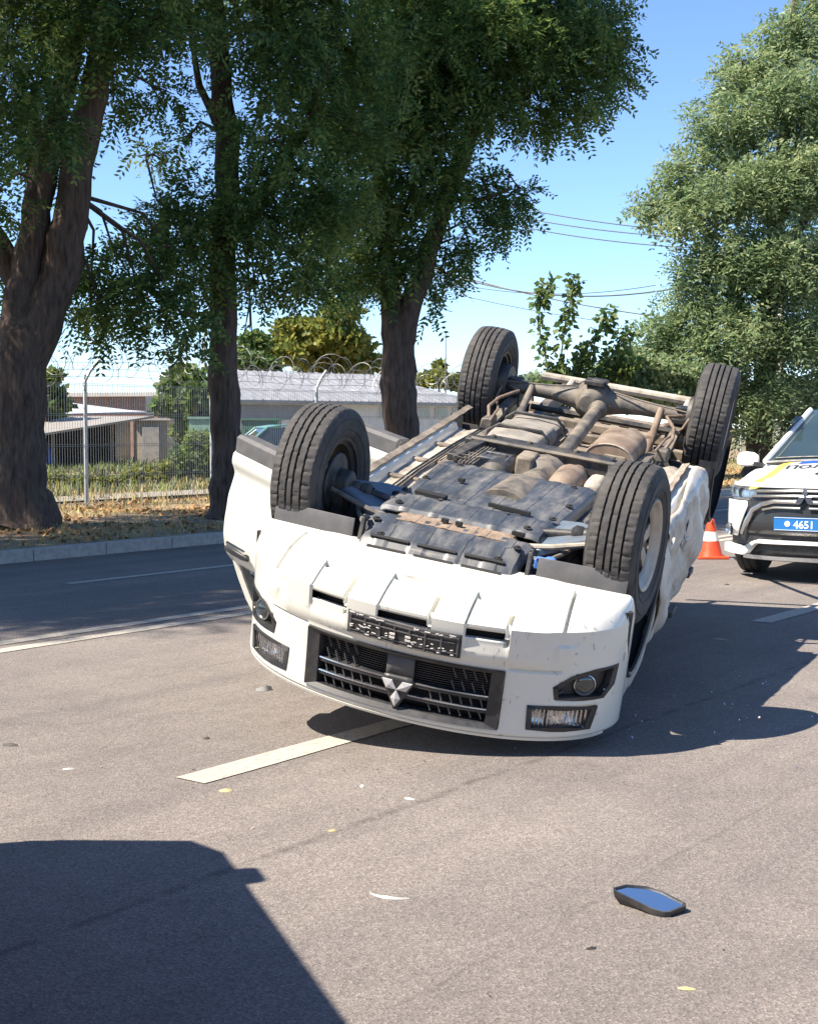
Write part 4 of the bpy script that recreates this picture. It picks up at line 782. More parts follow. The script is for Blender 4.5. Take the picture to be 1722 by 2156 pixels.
for s in (1, -1):
    mb = MB(); mb.grid(lambda u, k: Vector((px(-1.5 - 2.6 * u - .1 * k), s * (.885 - .27 * k), 1.03 + .5 * k)), lin(0, 1, 10), lin(0, 1, 5)); mb.build('side_window', M['glass'], PC, ang=50, solid=.004)
    mb = MB(); mb.loft([[Vector((px(-1.42 + a), s * (.93 + b), 1.09 + h)) for h, a in ((-.07 * g, 0), (-.06 * g, .06 * g), (.05 * g, .05 * g), (.085 * g, -.01), (.04 * g, -.07 * g), (-.05 * g, -.06 * g))] for b, g in ((0, .55), (.05, .9), (.13, 1.0), (.19, .9), (.22, .5))]); mr = mb.build('wing_mirror', pw, PC, ang=50, bevel=.008)
    mb = MB(); mb.bar(Vector((px(-1.40), s * .86, 1.03)), Vector((px(-1.40), s * .96, 1.05)), .08, .04); mb.build('mirror_arm', M['black'], mr)
# front: upper panel with bonnet edge, headlights, chrome bars, black grille and bumper
def ppatch(pts, off, m, name, parent=PC, solid=.012, n=12):
    """pts: list of (y_inner,y_outer,z) rows"""
    mb = MB(); mb.grid(lambda j, u: pface(pts[int(j)][0] + (pts[int(j)][1] - pts[int(j)][0]) * u, pts[int(j)][2], off), list(range(len(pts))), lin(0, 1, n)); return mb.build(name, m, parent, ang=45, solid=solid)
ppatch([(-.86, .86, z) for z in (.22, .30, .40, .55, .70, .80, .86, .90)], -.02, M['black'], 'front_panel', n=40)
pblack = mat('gloss black grille', (0.03, 0.032, 0.036), 0.25, var=0.1)
ppatch([(-.80, .80, .868), (-.80, .80, .88), (-.79, .79, .898), (-.78, .78, .912)], .014, pw, 'bonnet_lip', n=40)
gp = ppatch([(-.60, .60, z) for z in (.44, .55, .66, .76, .82, .855)], .0, pblack, 'grille', n=30)
mb = MB()
for z, wdt in ((.845, .50), (.80, .52)): mb.tube([pface(y, z - .035 * max(0, abs(y) - .1), .02) for y in lin(-wdt, wdt, 24)], .014, 8)
mb.build('grille_bar', M['silver'], gp)
mb = MB()
for s in (1, -1): mb.tube([pface(s * y, z, .025) for y, z in ((.04, .745), (.28, .745), (.40, .715), (.50, .66), (.57, .55), (.63, .43))], [.02, .022, .024, .026, .026, .022], 8); mb.tube([pface(s * y, z, .022) for y, z in ((.04, .69), (.28, .69), (.40, .665))], .012, 8)
mb.build('chrome_wing', M['silver'], gp)
for k in range(3):
    an = math.radians(90 + 120 * k); P = rhomb(.05 * math.cos(an), .785 + .05 * math.sin(an), an, .05, .028); mb = MB()
    mb.add([pface(y, z, .045) for y, z in P] + [pface(y, z, .02) for y, z in P], [(0, 1, 2, 3), (0, 4, 5, 1), (1, 5, 6, 2), (2, 6, 7, 3), (3, 7, 4, 0)]); mb.build('emblem_diamond', M['chrome'], gp, ang=0)
for s in (1, -1):
    hl = ppatch([(s * .58, s * .80, .745), (s * .51, s * .845, .78), (s * .47, s * .862, .825), (s * .50, s * .868, .865)], .006, M['silver'], 'headlight')
    mb = MB(); mb.lathe([(.001, .0), (.03, .004), (.042, .012), (.046, .02)], pface(s * .66, .81, .0), (1, s * .4, 0), 18); mb.lathe([(.001, .0), (.025, .004), (.035, .012)], pface(s * .77, .82, .0), (1, s * .6, 0), 18); mb.build('projector', M['glass'], hl)
    ppatch([(s * .58, s * .80, .745), (s * .51, s * .845, .78), (s * .47, s * .862, .825), (s * .50, s * .868, .865)], .016, M['lens'], 'lens', hl, solid=.003)
    cw = ppatch([(s * .72, s * .895, .40), (s * .68, s * .895, .50), (s * .62, s * .895, .62), (s * .585, s * .893, .69), (s * .60, s * .89, .735)], .012, pw, 'bumper_corner')
    mb = MB(); c = pface(s * .845, .45, .02); mb.lathe([(.001, .0), (.025, .006), (.038, .01), (.05, .016), (.052, .0)], c, (1, s * 1.1, 0), 20); fo = mb.build('fog_lamp', M['silver'], PC)
    ppatch([(s * .80, s * .893, .395), (s * .79, s * .894, .45), (s * .80, s * .893, .505)], .018, M['black'], 'fog_bezel', fo)
lo = [(0, .345), (.42, .345), (.56, .30), (.66, .255), (.90, .25)]
mb = MB(); secs = []
for y in lin(-.89, .89, 50):
    zt = smooth(abs(y), [(0, .392), (.44, .392), (.62, .315), (.89, .325)]); zb = smooth(abs(y), [(0, .352), (.44, .348), (.60, .225), (.89, .225)])
    secs.append([pface(y, zt, .0), pface(y, zt - .01, .045), pface(y, zb + .01, .045), pface(y, zb, .0)])
mb.loft(secs); mb.build('lower_bumper', pw, PC, ang=40)
mb = MB(); mb.loft([[pface(y, .245, .01), pface(y, .245, .05), pface(y, .21, .05), pface(y, .20, .0)] for y in lin(-.58, .58, 24)]); mb.build('skid_trim', M['silver'], PC, ang=40)
# number plate
pl = MB(); pl.grid(lambda y, z: pface(0, .55, .0) + Vector((.05, y, z - .50)), [-.27, .27], [.435, .56]); plo = pl.build('number_plate', mat('blue plate', (0.015, 0.15, 0.42), 0.4, var=0.05), PC, ang=0, solid=.01)
def text_mesh(name, s, size, m, parent, fn, bold=0.0, shear=0.0):
    cu = bpy.data.curves.new(name, 'FONT'); cu.body = s; cu.size = size; cu.offset = bold; cu.shear = shear; cu.resolution_u = 3; cu.extrude = 0.0
    o = bpy.data.objects.new(name, cu); COL.objects.link(o); dg = bpy.context.evaluated_depsgraph_get(); me = bpy.data.meshes.new_from_object(o.evaluated_get(dg))
    bpy.data.objects.remove(o); bpy.data.curves.remove(cu)
    for v in me.vertices: v.co = fn(v.co.x, v.co.y)
    me.materials.clear(); me.materials.append(m); me.update(); q = bpy.data.objects.new(name, me); COL.objects.link(q); q.parent = parent; return q
pwt = mat('plate white', (0.75, 0.8, 0.85), 0.5, var=0.03)
p0 = pface(0, .55, .0)
text_mesh('plate_text', '4651', .095, pwt, plo, lambda x, y: p0 + Vector((.0535, -.09 + x, -.037 + y)), .002)
mb = MB(); mb.lathe([(.0, .0), (.026, .0)], p0 + Vector((.054, -.145, 0)), (1, 0, 0), 16); mb.build('plate_emblem', pwt, plo, ang=0)
mb = MB()
for y0, y1, z0, z1 in ((-.262, .262, .052, .056), (-.262, .262, -.058, -.054)): mb.box(p0 + Vector((.054, (y0 + y1) / 2, (z0 + z1) / 2)), (.002, y1 - y0, z1 - z0))
mb.build('plate_border', pwt, plo, ang=0)
def on_hood(x, y, o=.0): return Vector((px(x), y, hoodz(x, y) + o))
mb = MB(); mb.grid(lambda x, y: on_hood(x, y + .0 * x, .005), lin(-.10, -1.10, 14), [-.56, -.51, -.46]); mb.build('yellow_stripe', mat('reflective yellow', (0.75, 0.72, 0.08), 0.4, var=0.05), hd, ang=60)
mb = MB(); mb.grid(lambda x, y: on_hood(x, y + .0 * x, .005), lin(-.10, -1.10, 14), [.46, .51, .56]); mb.build('yellow_stripe', bpy.data.materials['reflective yellow'], hd, ang=60)
mb = MB(); mb.grid(lambda x, y: on_hood(x, y, .004), lin(-.92, -1.12, 5), lin(-.36, .36, 14)); mb.build('blue_panel', mat('police blue', (0.01, 0.09, 0.45), 0.3, var=0.05), hd, ang=60)
dkt = mat('dark print', (0.02, 0.025, 0.03), 0.4)
text_mesh('bonnet_text', 'ПОЛІЦІЯ', .17, dkt, hd, lambda x, y: on_hood(-.72 - y, -.44 + x, .006), .004)
mb = MB(); mb.lathe([(.045, 0), (.07, 0)], (0, 0, 0), (0, 0, 1), 24); mb.v = [tuple(on_hood(-.52 + x, y, .006)) for x, y, z in mb.v]
for k in range(8):
    a = math.pi / 4 * k; P = [(.062 * math.cos(a - .2), .062 * math.sin(a - .2)), (.10 * math.cos(a), .10 * math.sin(a)), (.062 * math.cos(a + .2), .062 * math.sin(a + .2))]; mb.add([on_hood(-.52 + x, y, .006) for x, y in P], [(0, 1, 2)])
mb.build('badge', dkt, hd, ang=0)
def pwheel(x, y, first=[None]):
    if first[0] is None:
        e = bpy.data.objects.new('wheel', None); COL.objects.link(e); e.parent = PC
        mb = MB(); pr = [(.22, -.09), (.28, -.112), (.32, -.108), (.342, -.09), (.345, -.04), (.338, -.035), (.338, -.028), (.346, -.025), (.346, 0)]; pr = pr + [(r, -h) for r, h in reversed(pr[:-1])]
        mb.lathe(pr, (0, 0, 0), (0, 1, 0), 48); mb.build('tyre', M['rubber'], e, ang=40)
        mb = MB(); mb.lathe([(.22, .095), (.20, .08), (.19, .06), (.05, .07), (.001, .08)], (0, 0, 0), (0, 1, 0), 40); mb.build('rim', M['rim'], e, ang=40)
        first[0] = e; o = e
    else: o = dup(first[0], PC)
    o.location = (px(x), y, .345); o.rotation_euler = (0, 0, 0 if y > 0 else math.pi)
for x, y in ((-.93, .78), (-.93, -.78), (-3.60, .78), (-3.60, -.78)): pwheel(x, y)
mb = MB(); mb.box((px(-2.3), 0, .30), (3.9, 1.35, .14)); mb.build('underbody', M['dark'], PC, bevel=.02)
mb = MB(); mb.box((px(-2.7), 0, 1.665), (.28, 1.0, .09)); lb = mb.build('light_bar', mat('blue beacon', (0.02, 0.06, 0.5), 0.15, var=0.1), PC, bevel=.03)

# ------------------------------------------------------------------ traffic cone and tape
CN = empty('traffic_cone', Vector((3.27, 15.2, 0))); tag(CN, 'orange-red traffic cone with one white band between the two cars', 'cone')
orange = mat('cone orange', (0.75, 0.06, 0.012), 0.45, var=0.08, dirt=(0.35, 0.1, 0.05), dscale=12, damt=0.4)
mb = MB(); mb.box((0, 0, .015), (.33, .33, .03)); mb.build('base', orange, CN, bevel=.01)
mb = MB(); mb.lathe([(.13, .03), (.125, .04), (.088, .19)], n=28); mb.build('lower_cone', orange, CN)
mb = MB(); mb.lathe([(.0895, .19), (.064, .29)], n=28); mb.build('white_band', mat('reflective white', (0.8, 0.8, 0.78), 0.4, var=0.03), CN)
mb = MB(); mb.lathe([(.063, .29), (.036, .42), (.03, .425), (.028, .39)], n=28); mb.build('upper_cone', orange, CN)
a = Vector((3.27, 15.2, .40)); b = PM @ Vector((-4.38, -.70, .56)); mb = MB(); secs = []
for k in range(17):
    t = k / 16; p = a.lerp(b, t) + Vector((0, 0, -.18 * math.sin(math.pi * t))); tw = .9 * t; v = Vector((math.sin(tw) * .6, .2, math.cos(tw))).normalized() * .03; secs.append((p - v, p + v))
mb.add([q for s_ in secs for q in s_], [(2 * i, 2 * i + 1, 2 * i + 3, 2 * i + 2) for i in range(16)])
tag(mb.build('barrier_tape', mat('white plastic tape', (0.75, 0.75, 0.76), 0.35, var=0.08, trans=0.3), None, ang=60, solid=.001), 'thin white barrier tape strung from the cone to the wreck', 'tape')

# ------------------------------------------------------------------ broken-off mirror lying on the road
MR = empty('broken_wing_mirror', at(1365, 1912, 4.10) * 1.0); MR.location.z = 0
tag(MR, 'broken-off black wing mirror lying glass up on the road', 'mirror'); MR.rotation_euler = (0, 0, math.radians(-28))
P = [(-.114, .006), (-.088, .046), (-.03, .068), (.02, .064), (.104, .028), (.110, .012), (.080, -.050), (.062, -.060), (.03, -.058), (-.106, -.010)]
def scp(g, dx=0, dy=0): return [(x * g + dx, y * g + dy) for x, y in P]
tilt = Vector((0, 0, 1)).rotation_difference(Matrix.Rotation(math.radians(28), 3, 'Z') @ Vector((.03, -.16, .985)).normalized()).to_matrix()
mb = MB(); mb.loft([[Vector((x, y, .002)) for x, y in scp(.82)]] + [[tilt @ Vector((x, y, z)) + Vector((0, 0, .012)) for x, y in scp(g)] for g, z in ((.97, .0), (1.0, .014), (1.0, .020), (.94, .021), (.93, .014))]); mb.build('housing', M['black'], MR, ang=40)
mb = MB(); mb.add([tilt @ Vector((x, y, 0)) + Vector((0, 0, .0285)) for x, y in scp(.915)], [tuple(range(len(P)))]); mb.build('mirror_glass', mat('mirror glass', (0.85, 0.88, 0.92), 0.015, 1.0, var=0.01), MR, ang=0)

# ------------------------------------------------------------------ small debris on the road
def shard(name, px_, py_, l, wd, rz, m, label, cat, h=.008, bend=.0, group=None):
    z0 = at(px_, py_, 10); d = z0 - Vector((0, 0, CAM_H)); p = Vector((0, 0, CAM_H)) + d * (-CAM_H / d.z)
    mb = MB(); secs = []
    for k in range(7):
        t = k / 6 - .5; w_ = wd * (1 - (2 * t) ** 2 * .75); secs.append([Vector((l * t, bend * (t * t * 4) - w_ / 2, .001)), Vector((l * t, bend * (t * t * 4) + w_ / 2, .001)), Vector((l * t, bend * (t * t * 4), h * (1 - abs(t)) + .001))])
    mb.loft(secs); o = mb.build(name, m, None, ang=30); o.location = (p.x, p.y, .0); o.rotation_euler = (0, 0, math.radians(rz)); tag(o, label, cat, group); return o
frag = mat('white fragment', (0.36, 0.34, 0.31), 0.4, var=0.1); clr = mat('clear plastic', (0.42, 0.41, 0.39), 0.2, var=0.05); yl = mat('pale yellow leaf', (0.45, 0.38, 0.18), 0.7, var=0.2); bk = mat('dark bit', (0.05, 0.045, 0.04), 0.7)
shard('plastic_trim_piece', 815, 1893, .13, .012, -22, clr, 'curved clear plastic strip on the road left of the broken mirror', 'plastic piece', .008, .02)
shard('plastic_fragment', 862, 1684, .045, .02, -30, clr, 'small pale plastic fragment on the road below the truck nose', 'fragment')
shard('fallen_leaf', 475, 1667, .05, .028, 10, yl, 'pale yellow leaf on the road just below the lane dash', 'leaf', .012)
shard('fallen_leaf', 700, 1751, .032, .014, 20, yl, 'small pale leaf on the road right of the shadow corner', 'leaf')
shard('fallen_leaf', 1445, 2085, .045, .010, -12, yl, 'yellowish leaf sliver on the road below the broken mirror', 'leaf')
shard('dark_fragment', 22, 1571, .07, .02, -8, bk, 'dark fragment on the road at the left edge of the picture', 'fragment', .015)
shard('dark_fragment', 435, 1557, .03, .015, 10, bk, 'dark chip on the road left of the truck grille', 'fragment', .012)
shard('plastic_fragment', 145, 1621, .05, .018, 10, frag, 'small white fragment on the sunlit road at the left', 'fragment')
shard('lens_fragment', 560, 1455, .10, .02, 38, clr, 'broken clear lamp piece on the road under the truck left corner', 'fragment', .03, .02)
shard('plastic_fragment', 1515, 1347, .10, .03, -40, frag, 'pale fragment lying in the truck shadow on the right', 'fragment', .01)
shard('dark_fragment', 1530, 1232, .05, .02, 5, bk, 'dark fragment on the sunlit road in front of the police car', 'fragment', .012)
shard('fallen_leaf', 1245, 2000, .03, .007, 15, bk, 'dark twig bit on the road left of the broken mirror', 'twig')
dp = []
rgd = np.random.default_rng(11)
for k in range(120):
    a, b = rgd.uniform(2.5, 14), rgd.uniform(-.5, 11.5); p = rd(a, b); dp.append((p.x, p.y, .004))
scatter_quads('road_grit', dp, 0.009, mat('road grit', (0.30, 0.25, 0.2), 0.8, var=0.7, scale=6), 'small grit and leaf bits scattered over the road', 'grit', .3, 12)
gp_ = []
for k in range(160):
    c = rgd.choice(3); q = (Vector((1.25, 6.5, 0)), Vector((.2, 5.55, 0)), Vector((1.5, 7.6, 0)))[c]; gp_.append((q.x + rgd.normal() * .38, q.y + rgd.normal() * .38, .004))
scatter_quads('glass_crumbs', gp_, 0.006, M['silver'], 'glittering broken glass crumbs on the road around the truck', 'glass', .6, 13)
# ------------------------------------------------------------------ trees
M['bark'] = mat('dark ridged bark', (0.075, 0.050, 0.038), 0.95, var=0.55, scale=7, bump=1.0, bscale=12, stretch=(3.2, 3.2, 0.55), dirt=(0.13, 0.10, 0.08), dscale=6, damt=0.6)
M['leaf_dark'] = leaf_mat('dark locust leaves', (0.030, 0.075, 0.026), (0.065, 0.135, 0.040), (0.20, 0.26, 0.07), .5)  # brightest tone puts sunlit highlights into the leaf colour at random
M['leaf_pale'] = leaf_mat('olive leaves', (0.085, 0.145, 0.065), (0.17, 0.245, 0.115), (0.33, 0.38, 0.20), .45)
M['leaf_yel'] = leaf_mat('yellowing leaves', (0.08, 0.12, 0.025), (0.17, 0.20, 0.04), (0.29, 0.27, 0.06), .4)
M['leaf_mid'] = leaf_mat('mid green leaves', (0.04, 0.085, 0.025), (0.085, 0.145, 0.04), (0.17, 0.21, 0.06), .42)
def norm(a): return a / np.maximum(1e-9, np.linalg.norm(a, axis=1, keepdims=True))
def leaf_cloud(clumps, n, seed, L=.24, ll=.062, lw=.026, pairs=6, droop=.55, shell=2.2, up=None):
    """compound leaves filling a set of ellipsoids (cx,cy,cz,rx,ry,rz[,weight])"""
    rg = np.random.default_rng(seed); C = np.array([c[:6] for c in clumps], float); wt = np.array([c[6] if len(c) > 6 else 1.0 for c in clumps]) * (C[:, 3] * C[:, 4] * C[:, 5]) ** .75; wt /= wt.sum()
    idx = rg.choice(len(C), n, p=wt); u = norm(rg.normal(size=(n, 3))); r = rg.uniform(0, 1, n) ** (1 / shell)
    r *= 1 + .28 * np.sin(u[:, 0] * 5 + idx) * np.sin(u[:, 1] * 6 + idx * 2) * np.cos(u[:, 2] * 5)
    p = C[idx, :3] + u * r[:, None] * C[idx, 3:6]
    d = norm(u * .6 + rg.normal(size=(n, 3)) * .55 + np.array([0, 0, -droop]))
    s = norm(np.cross(d, norm(rg.normal(size=(n, 3)) * .5 + np.array([0, 0, 1]))))
    sc = rg.uniform(.65, 1.35, n)[:, None]; nrm = np.cross(s, d); out = []
    for k in range(pairs):
        t = (k + .6) / pairs; b = p + d * (L * t) * sc - np.array([0, 0, .25 * L]) * t * t * sc
        taper = 1.0 - .35 * abs(t - .45)
        for sg in (1, -1):
            jit = rg.normal(size=(n, 3)) * .22
            e = norm(s * sg * .9 + d * .45 + nrm * .15 + jit - np.array([0, 0, .2])); wv = norm(np.cross(e, nrm + jit)) * (lw * .5 * taper) * sc; tip = b + e * (ll * taper) * sc; mid = b + e * (ll * .5 * taper) * sc
            out.append(np.stack([b, mid - wv, tip, mid + wv], 1))
    return np.concatenate(out, 0).reshape(-1, 3)
def simple_leaves(clumps, n, seed, size=.10, aspect=.6, shell=2.2, droop=.3):
    rg = np.random.default_rng(seed); C = np.array([c[:6] for c in clumps], float); wt = np.array([c[6] if len(c) > 6 else 1.0 for c in clumps]) * (C[:, 3] * C[:, 4] * C[:, 5]) ** .75; wt /= wt.sum()
    idx = rg.choice(len(C), n, p=wt); u = norm(rg.normal(size=(n, 3))); r = rg.uniform(0, 1, n) ** (1 / shell)
    r *= 1 + .3 * np.sin(u[:, 0] * 5 + idx) * np.sin(u[:, 1] * 6 + idx * 2) * np.cos(u[:, 2] * 5)
    p = C[idx, :3] + u * r[:, None] * C[idx, 3:6]; e = norm(u * .4 + rg.normal(size=(n, 3)) * .7 + np.array([0, 0, -droop])); s = norm(np.cross(e, rg.normal(size=(n, 3)))); z = (size * rg.uniform(.6, 1.4, n))[:, None]
    return np.stack([p, p + e * z * .5 - s * z * aspect * .5, p + e * z, p + e * z * .5 + s * z * aspect * .5], 1).reshape(-1, 3)
def tree(name, label, limbs, clumps, leaves, lm, group=None, twig=.03, cat='tree'):
    b = Vector(limbs[0][0][0]); e = empty(name, (b.x, b.y, .1)); tag(e, label, cat, group); inv = Vector((-b.x, -b.y, -.1)); mb = MB(); nodes = []
    for li, (pts, rs) in enumerate(limbs):
        P = [Vector(p) + inv for p in pts]; q, rr = [], []
        for i in range(len(P) - 1):
            m_ = max(2, int((P[i + 1] - P[i]).length / .16))
            for k in range(m_):
                t = k / m_; q.append(P[i].lerp(P[i + 1], t) + Vector((noise.noise(P[i] * 2 + Vector((t * 2, li, 0))), noise.noise(P[i] * 2 + Vector((5, t * 2, li))), 0)) * rs[i] * .25); rr.append(rs[i] + (rs[i + 1] - rs[i]) * t)
        q.append(P[-1]); rr.append(rs[-1])
        if li == 0:
            for k in range(min(6, len(rr))): rr[k] *= 1 + .45 * (1 - k / 6) ** 2.5
        mb.tube(q, rr, 14 if rr[0] < .12 else 40, True, .16, li, .09 if rr[0] >= .12 else 0); nodes += [(a, c) for a, c in zip(q, rr) if a.z > 4.3 or len(limbs) < 3]
    mb.build('trunk', M['bark'], e, ang=60)
    rr_ = random.Random(len(clumps)); mb = MB()
    if nodes:
        for c in clumps:
            t = Vector(c[:3]) + inv; a, ra = min(nodes, key=lambda q: (q[0] - t).length + max(0, q[0].z - t.z) * .8)
            mid = a.lerp(t, .5) + Vector((rr_.uniform(-.2, .2), rr_.uniform(-.2, .2), .25)); lk = (t - a).length
            if lk < 2.2: mb.tube([a, mid, t], [min(ra * .6, twig * 1.1), twig * .7, twig * .3], 6)
            else: mid = t + Vector((0, 0, .3))
            for k in range(3):
                q = t + Vector((rr_.uniform(-1, 1) * c[3], rr_.uniform(-1, 1) * c[4], rr_.uniform(-.7, .6) * c[5])) * .8; mb.tube([mid.lerp(t, .6), q], [twig * .6, twig * .2], 5)
        mb.build('branch', M['bark'], e, ang=60)['kind'] = 'stuff'
    if len(leaves):
        L = leaves + np.array(inv); o = np_quads('crown', L, lm, e)
    return e
def pc(px_, py_, Y, rpx, ry=None, rz=None, w_=1.0):
    p = at(px_, py_, Y); r = rpx / _f * Y; return (p.x, p.y, p.z, r * .98, (ry or r * 1.0), (rz or r * .58), w_)
def path(pts, Y): return [tuple(at(x, y, Y)) for x, y in pts]
def base(x, Y): p = at(x, 900, Y); return (p.x, p.y, .05)
def crown_top(cx, cy, z0, z1, r, n, seed):
    rr = random.Random(seed); out = []
    for k in range(n):
        z = z0 + (z1 - z0) * (k + rr.random()) / n; t = (z - z0) / (z1 - z0); R_ = r * math.sqrt(max(.08, 1 - (t * 1.0) ** 2.2)); a = rr.uniform(0, 6.283); q = R_ * math.sqrt(rr.uniform(.1, 1)); s = rr.uniform(.9, 1.5)
        out.append((cx + q * math.cos(a), cy + q * math.sin(a), z, s, s, s * .7, .45))
    return out
# first tree, big forked trunk at the left edge
Y1 = 18.2
lim1 = [([base(42, Y1)] + path([(40, 1000), (38, 880), (40, 780), (50, 700), (60, 640)], Y1), [.37, .33, .305, .305, .30, .19]),
        (path([(22, 800), (36, 680), (58, 560), (78, 440), (105, 300), (145, 130), (170, -60), (200, -420)], Y1), [.19, .21, .185, .165, .15, .135, .12, .05]),
        (path([(52, 800), (86, 690), (128, 560), (150, 440), (160, 340), (200, 200), (218, 60), (235, -80), (300, -400)], Y1), [.21, .255, .225, .205, .185, .17, .15, .12, .05]),
        (path([(40, 600), (-20, 480), (-60, 300), (-130, 60), (-200, -200)], Y1 + .3), [.16, .14, .12, .10, .04])]
cl1 = [pc(20, 150, Y1 - 1.2, 130), pc(90, 260, Y1 - 1.5, 90), pc(-30, 420, Y1 - .8, 80), pc(70, 300, Y1 + 1, 100), pc(200, 30, Y1 - 1, 120), pc(330, 60, Y1 - .6, 110), pc(370, 10, Y1 + .6, 110), pc(60, 20, Y1, 150), pc(-60, 600, Y1 + .8, 80),
       pc(250, 560, Y1 + .9, 95), pc(300, 640, Y1 + .6, 90), pc(190, 640, Y1 + 1.1, 70), pc(230, 690, Y1 + .8, 45), pc(380, 560, Y1 + .9, 90), pc(390, 680, Y1 + .5, 55), pc(380, 770, Y1 + .6, 34), pc(395, 730, Y1 + .4, 38), pc(160, 560, Y1 + 1.2, 60), pc(240, 210, Y1 + 1.2, 60), pc(355, 200, Y1 + .8, 55)]
b1 = Vector(base(42, Y1)); cl1 += crown_top(b1.x - .3, b1.y, 7.4, 12.0, 3.2, 20, 1)
tree('locust_tree', 'big dark locust tree with a thick forked trunk at the left edge', lim1, cl1, leaf_cloud(cl1, 9000, 1, .38, .10, .042, 8, .3, 1.9), M['leaf_dark'], 'row of trees on the verge')
# second, slim straight trunk
Y2 = 20.1
lim2 = [([base(484, Y2)] + path([(480, 1000), (474, 880), (468, 760), (468, 650), (470, 540), (480, 400), (476, 260), (460, 120), (448, -40), (450, -420)], Y2), [.24, .21, .20, .19, .185, .175, .165, .155, .14, .13, .05]),
        (path([(472, 500), (560, 400), (640, 280), (700, 100), (720, -80)], Y2), [.10, .09, .07, .06, .03]), (path([(470, 560), (400, 470), (330, 420)], Y2), [.07, .05, .02]), (path([(476, 300), (420, 180), (400, 60)], Y2), [.06, .05, .03])]
cl2 = [pc(600, 120, Y2 - .8, 130), pc(560, 300, Y2 - 1.0, 120), pc(640, 420, Y2 - .4, 120), pc(540, 450, Y2 - .9, 105), pc(430, 420, Y2 - .5, 100), pc(360, 470, Y2 + .5, 85), pc(610, 560, Y2, 75), pc(680, 580, Y2 + .5, 65), pc(560, 600, Y2 + .3, 45), pc(470, 560, Y2 - .6, 60), pc(440, 610, Y2 + .2, 55), pc(540, 640, Y2 + .6, 30), pc(520, 70, Y2 + .4, 80), pc(700, 260, Y2 + .2, 130), pc(720, 430, Y2 + .4, 90), pc(740, 120, Y2 + .6, 130), pc(330, 320, Y2 + 1.2, 60, w_=.6), pc(390, 300, Y2 + .8, 50, w_=.6), pc(660, 20, Y2, 140), pc(360, 520, Y2 - .3, 70), pc(530, 700, Y2 + .8, 24)]
b2 = Vector(base(484, Y2)); cl2 += crown_top(b2.x - .4, b2.y, 7.8, 12.0, 2.9, 18, 2)
tree('locust_tree', 'slim dark straight-trunked tree, second from the left on the verge', lim2, cl2, leaf_cloud(cl2, 9000, 2, .38, .10, .042, 8, .3, 1.9), M['leaf_dark'], 'row of trees on the verge')
# third, forked trunk leaning right behind the wreck
Y3 = 23.9
lim3 = [([base(848, Y3)] + path([(845, 960), (842, 850), (838, 760), (838, 700), (840, 660)], Y3), [.33, .29, .27, .26, .25, .16]),
        (path([(842, 800), (848, 710), (866, 640), (905, 520), (950, 390), (1000, 260), (1050, 110), (1095, -40), (1130, -300)], Y3), [.24, .22, .18, .155, .145, .13, .11, .09, .04]),
        (path([(834, 800), (830, 700), (822, 600), (812, 480), (795, 330), (770, 150), (760, -60)], Y3), [.24, .20, .14, .12, .11, .09, .07]), (path([(1000, 260), (1080, 190), (1180, 150)], Y3), [.07, .05, .03]), (path([(940, 420), (1010, 420), (1070, 400)], Y3), [.05, .04, .02])]
cl3 = [pc(1200, 60, Y3 - .6, 95), pc(1260, 110, Y3, 75), pc(1120, 110, Y3 - .8, 100), pc(1220, 190, Y3 - .4, 75), pc(1290, 170, Y3 + .3, 42), pc(1120, 240, Y3, 75), pc(1190, 250, Y3 + .2, 45), pc(1040, 60, Y3 - 1, 120), pc(1000, 190, Y3 - .9, 105), pc(900, 120, Y3 - 1.2, 130), pc(880, 280, Y3 - 1, 120), pc(920, 390, Y3 - .6, 85), pc(800, 400, Y3 - .6, 110), pc(830, 520, Y3 - .2, 85), pc(1030, 400, Y3 + .2, 62), pc(1075, 440, Y3 + .4, 52), pc(1040, 480, Y3, 42), pc(1095, 400, Y3 + .2, 30), pc(960, 540, Y3 + .2, 52), pc(925, 590, Y3 + .3, 40), pc(985, 500, Y3, 36), pc(910, 640, Y3 + .3, 24), pc(770, 560, Y3 + .2, 70), pc(730, 610, Y3 + .4, 45), pc(800, 590, Y3 - .2, 50), pc(790, 230, Y3, 140), pc(1280, 20, Y3 + .3, 60), pc(880, 20, Y3, 140), pc(700, 500, Y3 + .8, 90), pc(1310, 100, Y3, 30), pc(1150, 0, Y3, 110)]
b3 = Vector(base(848, Y3)); cl3 += crown_top(b3.x, b3.y + .4, 9.0, 11.8, 3.0, 11, 3)
tree('locust_tree', 'tall leafy tree with forked trunk leaning right behind the overturned truck', lim3, cl3, leaf_cloud(cl3, 10000, 3, .40, .11, .046, 8, .3, 1.9), M['leaf_dark'], 'row of trees on the verge')
